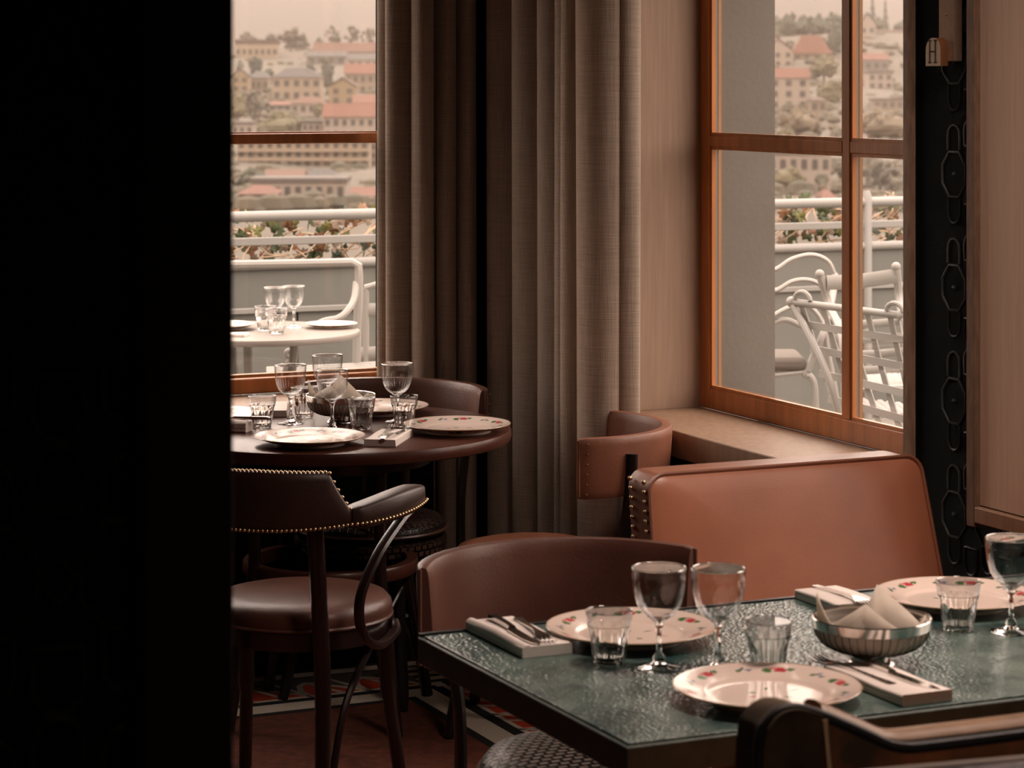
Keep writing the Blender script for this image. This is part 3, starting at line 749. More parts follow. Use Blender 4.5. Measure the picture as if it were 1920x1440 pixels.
def put(name, me, x, y, label, cat, group, z=Z, rz=0.0, s=1.0):
    if me is TUMBLER: return tumbler(x, y, label, group, z, rz, s)
    if isinstance(me, tuple): return wine_glass(me[1], x, y, label, group, z, rz, s)
    o = bpy.data.objects.new(name, me); COL.objects.link(o); o.location = (x, y, z); o.rotation_euler = (0, 0, rz); o.scale = (s, s, s)
    return tag(o, label, cat, group)
GW, GT = 'stemmed wine glasses', 'ribbed glass tumblers'
put('wine_glass', WINE, .2275, 3.880, 'clear wine glass nearest the table corner on the green table', 'glass', GW)
put('wine_glass', WINE, .3185, 3.872, 'clear wine glass between the two tumblers on the green table', 'glass', GW)
put('wine_glass', WINE, .8225, 4.130, 'clear wine glass beside the tumbler below the oak wall panel', 'glass', GW)
put('tumbler', TUMBLER, .1515, 3.910, 'ribbed tumbler beside the folded napkin near the green table corner', 'glass', GT, rz=.3)
put('tumbler', TUMBLER, .392, 3.838, 'ribbed tumbler behind the near flowered plate on the green table', 'glass', GT, rz=.1)
put('tumbler', TUMBLER, .737, 4.140, 'ribbed tumbler before the plate of the cognac leather chair', 'glass', GT)
put('wine_glass', WINE_F, -.587, 6.640, 'fluted wine glass closest to the window side of the round table', 'glass', GW)
put('wine_glass', WINE_F, -.507, 6.880, 'fluted wine glass furthest back behind the silver basket on the round table', 'glass', GW)
put('wine_glass', WINE_F, -.468, 6.525, 'fluted wine glass standing in front of the silver basket on the round table', 'glass', GW)
put('wine_glass', WINE_F, -.306, 6.670, 'fluted wine glass before the far brown chair on the round table', 'glass', GW)
put('tumbler', TUMBLER, -.654, 6.565, 'ribbed tumbler behind the rolled napkin near the dark partition', 'glass', GT)
put('tumbler', TUMBLER, -.560, 6.757, 'ribbed tumbler left of the silver basket on the round table', 'glass', GT, rz=.2)
put('tumbler', TUMBLER, -.392, 6.520, 'ribbed tumbler between basket and fork on the round table', 'glass', GT, rz=.4)
put('tumbler', TUMBLER, -.283, 6.570, 'ribbed tumbler next to the curtain side plate on the round table', 'glass', GT, rz=.15)

# --- silver bread baskets with a cream cloth inside
def basket_parts():
    t = thing('bread_basket', 'silver wire bread basket lined with cream cloth on the green table', 'basket', (.560, 3.905, Z), .2, 'bread baskets')
    def rr(k): return .032 + .058 * math.sin(k * math.pi / 2) ** .8
    MB().lathe([(.034, 0), (.037, .001), (.036, .004), (.027, .010), (.028, .015), (.034, .018), (.034, .020), (0, .020), (0, .017), (.024, .014), (.023, .010), (.032, .0)], 40).build('foot', STEEL, t)
    n = 44
    wires = MB()
    for i in range(n):
        a = 2 * math.pi * i / n
        wires.tube([(rr(k) * math.cos(a), rr(k) * math.sin(a), .019 + .041 * k ** 1.6) for k in (0, .1, .2, .3, .4, .5, .6, .7, .8, .9, 1)], .00085, 5)
    wires.build('wire_ribs', mat('dark_reflection_silver', (.20, .18, .165), rough=.25, metal=1.0), t, kind='stuff')  # silver darkened: the dark room's reflection is put into the colour
    MB().lathe([(.0885, .058), (.0915, .0585), (.0925, .066), (.0935, .073), (.0925, .0745), (.0895, .0735), (.0885, .066), (.0885, .058)], 64).build('rim_band', STEEL, t)
    lin = MB()
    ks = [i / 10 for i in range(11)]
    lin.lathe([(0, .0212)] + [(rr(k) - .0010, .0206 + .041 * k ** 1.6) for k in ks] + [(.0872, .070), (.0855, .070)] + [(rr(k) - .0045, .0235 + .041 * k ** 1.6) for k in ks[::-1]] + [(0, .024)], 48)
    lo = lin.build('lining_cloth', PAPER, t)
    def corner(name, a, wdt, h, lean, r0=.083):
        c, s = math.cos(a), math.sin(a)
        def pt(q, rr_, z): return (c * rr_ - s * q, s * rr_ + c * q, z)
        mb = MB()
        n2 = 7; front = []; back = []
        for i in range(n2):
            f = i / (n2 - 1) * 2 - 1
            hh = (1 - abs(f)) * h
            r_ = math.sqrt(max(r0 * r0 - (f * wdt) ** 2, .0004))
            front.append(([pt(f * wdt, r_ - .0, .050), pt(f * wdt * .98, r_ - lean * hh / h * .5, .062 + hh * .5), pt(f * wdt * .96, r_ - lean * hh / h, .066 + hh)]))
        mb.loft(front, close=False, cap=False)
        o = mb.build(name, PAPER, t); s_ = o.modifiers.new('thickness', 'SOLIDIFY'); s_.thickness = .002
    corner('cloth_corner', math.radians(190), .046, .046, -.004)
    corner('cloth_corner', math.radians(258), .060, .038, .030)
    corner('cloth_corner', math.radians(292), .066, .062, .062)
    corner('cloth_corner', math.radians(-12), .045, .016, -.002)
    return t
bk = basket_parts()
dup(bk, (-.456, 6.665, Z), -.25, 'silver wire bread basket with cream cloth on the round table', 'bread baskets')
bk.rotation_euler = (0, 0, -.1)

# --- napkins and cutlery
def napkin(name, label, x, y, rz, L=.225, Wd=.088, roll=True, z=Z, h=.017):
    t = thing(name, label, 'napkin', (x, y, z), rz, 'folded napkins')
    mb = MB(); hw = Wd / 2
    hk = h / 3
    left = []; right = []
    for k in range(3):
        z0 = k * hk
        for a in (-1.2, -.7, 0, .7, 1.2): left.append((-hw + .003 - .003 * math.cos(a), z0 + hk / 2 + hk / 2 * math.sin(a) * .98))
        right += [(hw - .0006 * k, z0 + .0004), (hw - .0006 * k, z0 + hk - .0008), (hw - .0026, z0 + hk - .0002)]
    prof = left + right[::-1]
    mb.loft([[(px_, yy, pz * (1 + .05 * math.sin(yy * 40))) for px_, pz in prof] for yy in [-L / 2 + L * i / 8 for i in range(9)]])
    mb.build('cloth', NAPKIN, t)
    if roll:
        r = h * .56
        MB().tube([(-hw + r, -L / 2 + .001, r + .001), (-hw + r, 0, r + .004), (-hw + r, L / 2 - .001, r + .001)], [r * 1.02, r * 1.1, r * 1.02], 12).build('rolled_edge', NAPKIN, t)
    return t
def fork_mesh():
    mb = MB()
    def sec(y, wd, z, th=.0018): return [(-wd, y, z - th), (wd, y, z - th), (wd, y, z + th), (-wd, y, z + th)]
    mb.loft([sec(-.098, .006, .002), sec(-.092, .0085, .002), sec(-.06, .006, .003), sec(.0, .0032, .006), (sec(.03, .004, .007)), sec(.045, .011, .005), sec(.055, .0125, .004)])
    for k in range(4):
        x = -.0105 + k * .007
        mb.tube([(x, .054, .004), (x, .075, .003), (x * .95, .098, .007)], [.0021, .0018, .0011], 6)
    return mb.mesh('fork', STEEL)
def knife_mesh():
    mb = MB()
    def sec(y, a, b, th): return [(a, y, 0.0008), (b, y, 0.0008), (b, y, th), (a, y, th)]
    mb.loft([sec(-.11, -.005, .005, .006), sec(-.10, -.0075, .0075, .0085), sec(-.03, -.0055, .0055, .008), sec(-.012, -.005, .005, .007), sec(-.005, -.006, .011, .0035), sec(.06, -.006, .012, .003), sec(.09, -.005, .008, .0025), sec(.105, -.003, .0, .002)])
    return mb.mesh('table_knife', STEEL)
FORK, KNIFE = fork_mesh(), knife_mesh()
def cutlery(t, me, nm, dx, dy, rz, label, z, grp):
    x = t.location.x + math.cos(t.rotation_euler.z) * dx - math.sin(t.rotation_euler.z) * dy
    y = t.location.y + math.sin(t.rotation_euler.z) * dx + math.cos(t.rotation_euler.z) * dy
    put(nm, me, x, y, label, nm.split('_')[-1], grp, z=z, rz=t.rotation_euler.z + rz)
HN = Z + .0158
n1 = napkin('folded_napkin', 'folded white napkin with rolled edge at the green table corner', *pu(1.692, 3.690), TH)
cutlery(n1, FORK, 'fork', .022, -.012, math.pi - .16, 'silver fork on the napkin at the green table corner', HN, 'forks')
cutlery(n1, KNIFE, 'table_knife', -.008, -.005, math.pi - .06, 'silver knife on the napkin at the green table corner', HN + .002, 'knives')
n2 = napkin('folded_napkin', 'folded white napkin beside the near flowered plate below the bread basket', *pu(2.066, 3.180), TH, L=.215, roll=False)
cutlery(n2, FORK, 'fork', -.026, .055, .10, 'silver fork beside the near plate, tines towards the bread basket', HN - .003, 'forks')
cutlery(n2, KNIFE, 'table_knife', .018, .004, math.pi + .06, 'silver knife beside the near plate below the bread basket', HN, 'knives')
n3 = napkin('folded_napkin', 'folded napkin behind the bread basket, before the cognac leather chair', *pu(2.318, 3.695), TH, roll=False, L=.20)
cutlery(n3, FORK, 'fork', .0, .005, math.pi, 'silver fork half hidden behind the bread basket', HN, 'forks')
n4 = napkin('folded_napkin', 'folded white napkin between two plates at the front of the round table', -.311, 6.318, math.radians(-10), L=.20, Wd=.082, roll=False)
cutlery(n4, FORK, 'fork', -.012, .04, .06, 'silver fork with tines up on the front napkin of the round table', HN, 'forks')
cutlery(n4, KNIFE, 'table_knife', .018, .0, -.08, 'silver knife on the front napkin of the round table', HN, 'knives')
n5 = napkin('rolled_napkin', 'rolled napkin by the tumbler near the dark partition', -.762, 6.505, math.radians(75), L=.17, Wd=.05, h=.026)
cutlery(n5, KNIFE, 'table_knife', .0, -.03, .1, 'silver knife on the rolled napkin near the dark partition', Z + .031, 'knives')
n6 = napkin('folded_napkin', 'plain folded napkin at the window side of the round table', -.652, 6.865, math.radians(4), L=.20, Wd=.075, roll=False)

# ================================================================== SIGN ON THE DARK WALL
sg = thing('letter_sign', 'small arched wooden sign with the letter H on a hanging strip', 'sign')
SIGNW = mat('pale_sign_wood', (.78, .64, .48), rough=.6, var=.12, vscale=80)
STRIPW = mat('kraft_strip', (.62, .44, .31), rough=.75, var=.12, vscale=60)
vc, zc, hwv = 4.512, 1.690, .0265
arch = [(vc - hwv, zc), (vc + hwv, zc), (vc + hwv, zc + .034)] + [(vc + hwv * math.cos(a), zc + .034 + hwv * math.sin(a)) for a in [k * math.pi / 10 for k in range(1, 10)]] + [(vc - hwv, zc + .034)]
MB().loft([[uv(u_, a, b) for a, b in arch] for u_ in (3.048, 3.0675)]).build('sign_block', mat('sign_block_side', (.36, .15, .06), rough=.5), sg)
MB().loft([[uv(u_, a, b) for a, b in arch] for u_ in (3.0465, 3.0482)]).build('sign_face', SIGNW, sg)
let = MB(ROT)
for a, b, c, d in ((-.0125, -.0085, .009, .053), (.0085, .0125, .009, .053), (-.0085, .0085, .0295, .0325), (-.0165, -.0045, .006, .009), (.0045, .0165, .006, .009), (-.0165, -.0045, .053, .056), (.0045, .0165, .053, .056)):
    let.box(3.0456, 3.0467, vc + a, vc + b, zc + c, zc + d)
let.build('letter_h', mat('sign_ink', (.10, .045, .02), rough=.7), sg, smooth=False)
rbox('hanging_strip', STRIPW, 3.068, 3.0885, 4.462, 4.522, 1.70, 2.7, parent=sg, bevel=.002)
MB().ell(uv(3.067, 4.492, 1.80), .003, 8, 5).build('nail', BRASS, sg)

exec_outdoors = True
# ================================================================== TERRACE
struct(rbox('ground_terrace', mat('terrace_stone', (.2, .185, .165), rough=.9, var=.1, vscale=3), -6, 12, 7.15, 10.5, -.3, .05))
struct(rbox('ground_terrace_side', mat('terrace_stone', (.4, .37, .33)), 3.62, 12, 0, 7.15, -.3, .05))
VR = 10.06
rl = thing('terrace_railing', 'grey white steel terrace railing with solid lower panels', 'railing')
def tube_uv(nm, pts, r, m, **k): return MB().tube([uv(*p) for p in pts], r, 10, **k).build(nm, m, rl)
tube_uv('top_rail', [(-5, VR, 1.085), (11, VR, 1.085)], .0235, RAIL)
rbox('middle_rail', RAIL, -5, 11, VR - .012, VR + .012, .962, .996, parent=rl, bevel=.004)
tube_uv('panel_rail', [(-5, VR, .878), (11, VR, .878)], .021, RAIL)
for k in range(-2, 5):
    u0 = 6.42 + (k - 2) * 2.3
    MB().tube([uv(u0, VR - .01, .05), uv(u0, VR - .01, 1.105), uv(u0, VR, 1.135)], [.022, .022, .017], 10).build('post', RAIL, rl)
for k in range(14):
    a = -4.6 + k * 1.1
    rbox('upper_panel', RAIL_PANEL, a, a + 1.096, VR + .004, VR + .016, .70, .866, parent=rl)
rbox('joint_rail', RAIL, -5, 11, VR - .012, VR + .02, .675, .700, parent=rl, bevel=.004)
for k in range(34):
    a = -4.6 + k * .455
    rbox('lower_panel', RAIL_PANEL, a, a + .445, VR + .004, VR + .016, .06, .674, parent=rl)
rbox('panel_backing', mat('dark_joint', (.04, .042, .038), rough=.7), -4.6, 10.8, VR + .018, VR + .022, .06, .86, parent=rl)

# ivy behind the railing: stems, and each larger leaf by itself
iv = thing('ivy', 'autumn ivy with green and rusty leaves climbing along the terrace railing', 'plant')
IVC = [mat('ivy_green', (0.046, 0.063, 0.019), rough=.6), mat('ivy_lime', (0.109, 0.105, 0.021), rough=.6), mat('ivy_rust', (0.151, 0.071, 0.029), rough=.7), mat('ivy_pale', (.20, .145, .10), rough=.7), mat('ivy_deep', (0.025, 0.042, 0.023), rough=.6)]
LM = []
for m in IVC:
    out = [(0, 0), (.018, -.012), (.036, .004), (.026, .018), (.034, .036), (.014, .036), (0, .062), (-.014, .036), (-.034, .036), (-.026, .018), (-.036, .004), (-.018, -.012)]
    mb = MB(); mb.add([(x, y, .006 * abs(x) / .036 - .0) for x, y in out] + [(0, .02, .008)], [(i, (i + 1) % 12, 12) for i in range(12)])
    LM.append(mb.mesh('leaf', m, smooth=False))
rnd = random.Random(21)
stm = MB()
spans = [(3.10, 4.10, 150), (5.75, 6.80, 149)]
for a, b, n in spans:
    for k in range(n // 5):
        u0 = rnd.uniform(a - .1, b + .1); z0 = rnd.uniform(.84, .9)
        pts = [uv(u0, VR + .18, z0)]
        for q in range(4): u0 += rnd.uniform(-.10, .13); z0 += rnd.uniform(.0, .085); pts.append(uv(u0, VR + .18 + rnd.uniform(-.05, .06), z0))
        stm.tube(bez(pts, 3), .0035, 4)
    for k in range(n):
        o = bpy.data.objects.new('leaf', LM[rnd.choices(range(5), (4, 2.5, 4, 2.5, 2))[0]]); COL.objects.link(o); o.parent = iv
        zz = rnd.uniform(.87, 1.085); 
        o.location = uv(rnd.uniform(a, b), VR + .17 + rnd.uniform(-.06, .10), zz)
        o.rotation_euler = (math.radians(90) + rnd.uniform(-.8, .5), rnd.uniform(-1.3, 1.3), TH + rnd.uniform(-.9, .9)); s = rnd.uniform(.55, 1.0); o.scale = (s, s, s)
stm.build('stems', mat('ivy_stem', (.42, .30, .20), rough=.8), iv, kind='stuff')

# --- white iron garden furniture
def wt(t, nm, pts, r=.010, m=WHITE_IRON, n=8, smooth_path=True, flat=None):
    p = bez(pts, 6) if smooth_path and len(pts) > 2 else pts
    return MB().tube(p, r, n, flat=flat).build(nm, m, t)
ot = thing('garden_table', 'white round garden table laid with glasses on the terrace', 'table', (-.942, 9.30, 0), .0)
MB().lathe([(0, .708), (.370, .708), (.379, .712), (.380, .722), (.376, .730), (0, .730)], 72).build('tabletop', mat('white_table_lacquer', (0.191, 0.162, 0.139), rough=.35), ot)
for a in (20, 140, 260):
    c, s = math.cos(math.radians(a)), math.sin(math.radians(a))
    wt(ot, 'leg', [(c * .14, s * .14, .70), (c * .13, s * .13, .58), (c * .09, s * .09, .42), (c * .14, s * .14, .22), (c * .27, s * .27, .05)], .016)
zt_ = .7305
plate(-.680, 9.42, 'small plate on the white garden table near the iron chair', .5, z=zt_, s=.72, group='terrace plates')
plate(-1.08, 9.36, 'plate partly hidden by the dark partition on the garden table', 1.5, z=zt_, s=.9, group='terrace plates')
put('wine_glass', WINE, -.885, 9.36, 'wine glass on the garden table, the one nearer the tumblers', 'glass', 'terrace glasses', z=zt_)
put('wine_glass', WINE, -.820, 9.42, 'wine glass on the garden table, the one nearer the small plate', 'glass', 'terrace glasses', z=zt_)
put('tumbler', TUMBLER, -.913, 9.28, 'tumbler on the garden table farther from the small plate', 'glass', 'terrace glasses', z=zt_, s=1.12)
put('tumbler', TUMBLER, -.862, 9.17, 'tumbler at the front edge of the garden table', 'glass', 'terrace glasses', z=zt_, s=1.12)
napkin('folded_napkin', 'flat white napkin on the front edge of the garden table', -1.06, 9.12, math.radians(80), L=.2, Wd=.07, roll=False, z=zt_, h=.010)

def strap(t, nm, pts, wdir, hw, th=.003):
    p = bez(pts, 5); wd = Vector(wdir).normalized(); rings = []
    for i, q in enumerate(p):
        tg = (p[min(i + 1, len(p) - 1)] - p[max(i - 1, 0)]).normalized(); n = tg.cross(wd).normalized(); w_ = n.cross(tg).normalized()
        rings.append([q + w_ * hw + n * th, q - w_ * hw + n * th, q - w_ * hw - n * th, q + w_ * hw - n * th])
    return MB().loft(rings).build(nm, WHITE_IRON, t, smooth=False)
def bench_back():
    t = thing('iron_armchair', 'white iron armchair with a square back behind the garden table', 'chair')
    B = 9.92
    wt(t, 'back_frame', [at(390, 700, B), at(392, 510, B), at(398, 497, B), at(660, 492, B), at(672, 498, B), at(673, 520, B), at(668, 700, B), at(668, 830, B)], .017, smooth_path=False)
    wt(t, 'armrest', [at(668, 530, B), at(664, 560, 9.87), at(652, 582, 9.82), at(634, 597, 9.79), at(600, 606, 9.77), at(556, 640, 9.75)], .014)
    wt(t, 'arm_scroll', [at(556, 640, 9.75), at(553, 660, 9.74), at(549, 670, 9.74), at(540, 668, 9.74), at(538, 660, 9.74), at(544, 657, 9.74)], .011)
    wt(t, 'front_leg', [at(549, 668, 9.74), at(538, 690, 9.74), at(530, 730, 9.74), at(530, 845, 9.74)], .014)
    for k in range(9):
        f = k / 8; Y = 9.72 + .19 * f; y0 = 716 - 30 * f
        wt(t, 'seat_slat', [at(500, y0 + 4, Y), at(600, y0, Y), at(660, y0 - 3, Y), at(706, y0 - 6, Y)], .011, flat=(1.2, .5))
    wt(t, 'seat_rail', [at(706, 709, 9.72), at(709, 684, 9.92)], .012, smooth_path=False)
    wt(t, 'rear_leg', [at(706, 690, B), at(706, 835, B)], .013, smooth_path=False)
bench_back()
def side_chair():
    t = thing('iron_chair', 'white iron chair half hidden by the curtain on the terrace', 'chair')
    B = 10.0
    wt(t, 'back_slat', [at(684, 583, B), at(790, 578, B)], .02, smooth_path=False, flat=(.5, 1.3)); wt(t, 'seat_rail', [at(672, 664, B), at(790, 660, B)], .022, smooth_path=False, flat=(.5, 1.3))
    for px in (686, 786): wt(t, 'leg', [at(px, 540, B), at(px, 830, B)], .013, smooth_path=False)
    wt(t, 'top_rail', [at(684, 540, B), at(735, 528, B), at(788, 536, B)], .013)
side_chair()

def arch_chair():
    t = thing('arched_iron_chair', 'white iron chair with arched back and taupe cushion by the pier', 'chair')
    B, Fr = 9.75, 9.40
    for nm, pts, Y in (('back_arch', [(1378, 560), (1390, 520), (1415, 505), (1452, 506), (1485, 486), (1522, 478), (1552, 490), (1567, 520)], B),
                       ('back_arch', [(1390, 560), (1420, 545), (1454, 545), (1485, 528), (1515, 525), (1540, 536), (1553, 560)], B - .03),
                       ('arm_arch', [(1400, 620), (1430, 610), (1454, 590), (1485, 575), (1515, 574), (1533, 590), (1545, 612)], Fr)):
        wt(t, nm, [at(a, b, Y) for a, b in pts], .0125, flat=(1.25, .75))
    wt(t, 'armrest', [at(1430, 625, Fr), at(1453, 605, Fr), at(1475, 600, Fr), at(1505, 611, Fr), at(1545, 613, Fr - .1), at(1575, 606, Fr - .1)], .011)
    wt(t, 'cross_leg', [at(1566, 515, B), at(1560, 560, B - .1), at(1545, 620, Fr), at(1524, 670, Fr), at(1514, 695, Fr)], .014)
    wt(t, 'cross_leg', [at(1545, 605, Fr), at(1552, 660, Fr), at(1562, 710, Fr), at(1575, 790, Fr), at(1582, 840, Fr)], .011)
    wt(t, 'front_leg', [at(1512, 693, Fr), at(1510, 703, Fr), at(1520, 707, Fr), at(1528, 730, Fr), at(1530, 800, Fr), at(1530, 845, Fr)], .013)
    wt(t, 'rear_leg', [at(1400, 560, B), at(1398, 700, B), at(1396, 838, B)], .013)
    wt(t, 'seat_rail', [at(1380, 712, Fr), at(1513, 697, Fr)], .010, smooth_path=False)
    wt(t, 'seat_rail', [at(1390, 700, B), at(1513, 690, B - .1)], .010, smooth_path=False)
    c = MB(); rings = []
    for (Y, dz) in ((9.37, 0), (9.74, .0)):
        pass
    a, b = at(1385, 690, 9.39), at(1512, 683, 9.39)
    z0 = min(a.z, b.z) - .012
    MB().box(a.x, b.x, 9.385, 9.70, z0, z0 + .052).build('seat_cushion', CUSHION, t, bevel=.018, label='taupe seat cushion')
arch_chair()
def ball_chair():
    t = thing('ball_finial_chair', 'white iron chair with two ball finials on the terrace', 'chair')
    B, Fr = 9.05, 8.75
    for a, b in (((1537, 514), (1580, 640)), ((1680, 500), (1700, 640))):
        p = at(*a, B)
        wt(t, 'rear_post', [p, at((a[0] + b[0]) / 2 - 2, (a[1] + b[1]) / 2, B), at(*b, Fr), at(b[0] + 6, 800, Fr), at(b[0] + 8, 905, Fr)], .015)
        MB().ell(p, .017, 14, 10).build('ball_finial', WHITE_IRON, t)
    wt(t, 'top_slat', [at(1550, 530, B), at(1610, 527, B + .02), at(1682, 517, B)], .022, flat=(.35, 1.2))
    for k, y in enumerate((603, 632, 660, 690)):
        wt(t, 'back_slat', [at(1556 + k * 6, y + 2, B - .1 - .05 * k), at(1630, y + 4, B - .1 - .05 * k), at(1700, y - 2, B - .1 - .05 * k)], .012, flat=(.4, 1.2))
    for k in range(11):
        x = 1590 + k * 11
        MB().tube([at(x, 700, 8.95), at(x + 4, 728, 8.62)], .009, 6, flat=(1.3, .4)).build('seat_slat', WHITE_IRON, t)
    wt(t, 'seat_rail', [at(1580, 698, 8.96), at(1712, 694, 8.96)], .012, smooth_path=False)
    wt(t, 'seat_rail', [at(1584, 730, 8.6), at(1716, 727, 8.6)], .012, smooth_path=False)
ball_chair()
def lattice_chair():
    t = thing('lattice_iron_chair', 'white iron chair with lattice strap back and scrolled top bar, closest to window', 'chair')
    A, Bp = at(1484, 566, 8.55), at(1692, 592, 8.20)
    MB().tube([A, Bp], .0125, 10).build('top_bar', WHITE_IRON, t)
    for p in (A, Bp): MB().ell(p, .019, 12, 8).build('ball_end', WHITE_IRON, t)
    d = (Bp - A); e = d.normalized()
    for f in (.10, .93):
        c = A + d * f + Vector((0, 0, .012))
        pts = [c + e * (.034 * math.cos(q)) + Vector((0, -.01, .027 * math.sin(q))) for q in [math.pi * k / 8 for k in range(9)]]
        MB().tube(pts, .0085, 8).build('scroll', WHITE_IRON, t)
    low0, low1 = at(1604, 838, 8.33), at(1745, 858, 8.05)
    for k in range(5):
        f = (k + .45) / 5
        a = A + d * f; b = at(1572 + 190 * f, 812 + 62 * f, 8.42 - .33 * f)
        strap(t, 'vertical_strap', [a, a.lerp(b, .5) + Vector((0, .05, 0)), b], e, .0105)
    for k in range(5):
        g = .17 + .76 * k / 4
        pts = []
        for f in (0.03, .35, .65, .97):
            a = A + d * f; b = at(1572 + 190 * f, 812 + 62 * f, 8.42 - .33 * f)
            pts.append(a.lerp(b, g) + Vector((0, .10 * (g - g * g), 0)))
        strap(t, 'horizontal_strap', pts, (.05, 0, 1), .0125)
    for p, px, Yd in ((A, 1580, 8.40), (Bp, 1752, 8.08)):
        wt(t, 'side_post', [p, at(px - 30, 700, Yd), at(px, 830, Yd), at(px + 4, 990, Yd)], .012)
    seat = MB()
    for k in range(9):
        q = k / 8
        a = at(1600, 745, 8.62); b = at(1735, 762, 8.35)
        pa = a.lerp(b, q); MB().tube([pa, pa + Vector((.03, -.25, -.015))], .012, 6, flat=(1, .4)).build('seat_slat', mat('pink_highlight_slat', (0.277, 0.238, 0.218), rough=.4), t)  # white iron slats, their pinkish highlight put into the colour
lattice_chair()

# ================================================================== HILLSIDE TOWN
def dist_at(py): return 300 + (390 - py) / 290 * 600
def ground_z(Y, X=0):
    if Y < 300: return -24 + (Y - 20) / 280 * 10.3
    py = 390 - (min(Y, 945) - 300) * 290 / 600
    z = EYE - (py - CY) / F * min(Y, 945)
    z += max(0, (min(Y, 945) - 800)) / 145 * max(0, min(1, (X - 40) / 60)) * 5
    return z - max(0, Y - 945) * .12
nx, ny = 60, 46; vs = []; fs = []
for j in range(ny):
    Y = 20 + 1300 * (j / (ny - 1)) ** 1.15
    for i in range(nx):
        X = (-.5 + i / (nx - 1)) * (200 + Y * 1.2)
        vs.append((X, Y, ground_z(Y, X) + (1.2 * math.sin(X * .05 + Y * .021) + .8 * math.sin(X * .13 - Y * .05)) * (1 if Y > 320 else 0) - .6))
for j in range(ny - 1):
    for i in range(nx - 1): fs.append((j * nx + i, j * nx + i + 1, (j + 1) * nx + i + 1, (j + 1) * nx + i))
HILL = mat('winter_scrub', (.060, .046, .030), rough=1.0, var=.5, vscale=.06, col2=(.044, .037, .025))
HILLO = struct(MB().add(vs, fs).build('hill', HILL))

def hm(k, c): return mat('town_' + k, c, rough=.95)
WALLC = dict(cream=hm('cream', (0.184, 0.139, 0.098)), white=hm('white', (0.196, 0.158, 0.129)), ochre=hm('ochre', (0.158, 0.114, 0.066)), beige=hm('beige', (0.145, 0.111, 0.079)), brown=hm('brown', (0.114, 0.079, 0.054)), grey=hm('grey', (0.114, 0.098, 0.085)))
ROOFC = dict(red=hm('red_roof', (0.084, 0.034, 0.021)), rust=hm('rust_roof', (0.069, 0.034, 0.021)), slate=hm('slate_roof', (0.044, 0.039, 0.035)), brown=hm('brown_roof', (0.054, 0.035, 0.025)), flat=hm('flat_roof', (0.067, 0.055, 0.045)))
WIN = hm('window_dark', (0.042, 0.037, 0.031)); SHUT = hm('window_light', (0.196, 0.162, 0.136))
PLACED = []
def clear(px0, px1, Y, deep):                # step back until nothing else stands there
    for _ in range(60):
        a, b = (px0 - CX) / F * Y, (px1 - CX) / F * Y
        if not any(a < q[1] and b > q[0] and Y < q[3] and Y + deep > q[2] for q in PLACED): break
        Y += 1.5
    PLACED.append((a, b, Y, Y + deep)); return Y
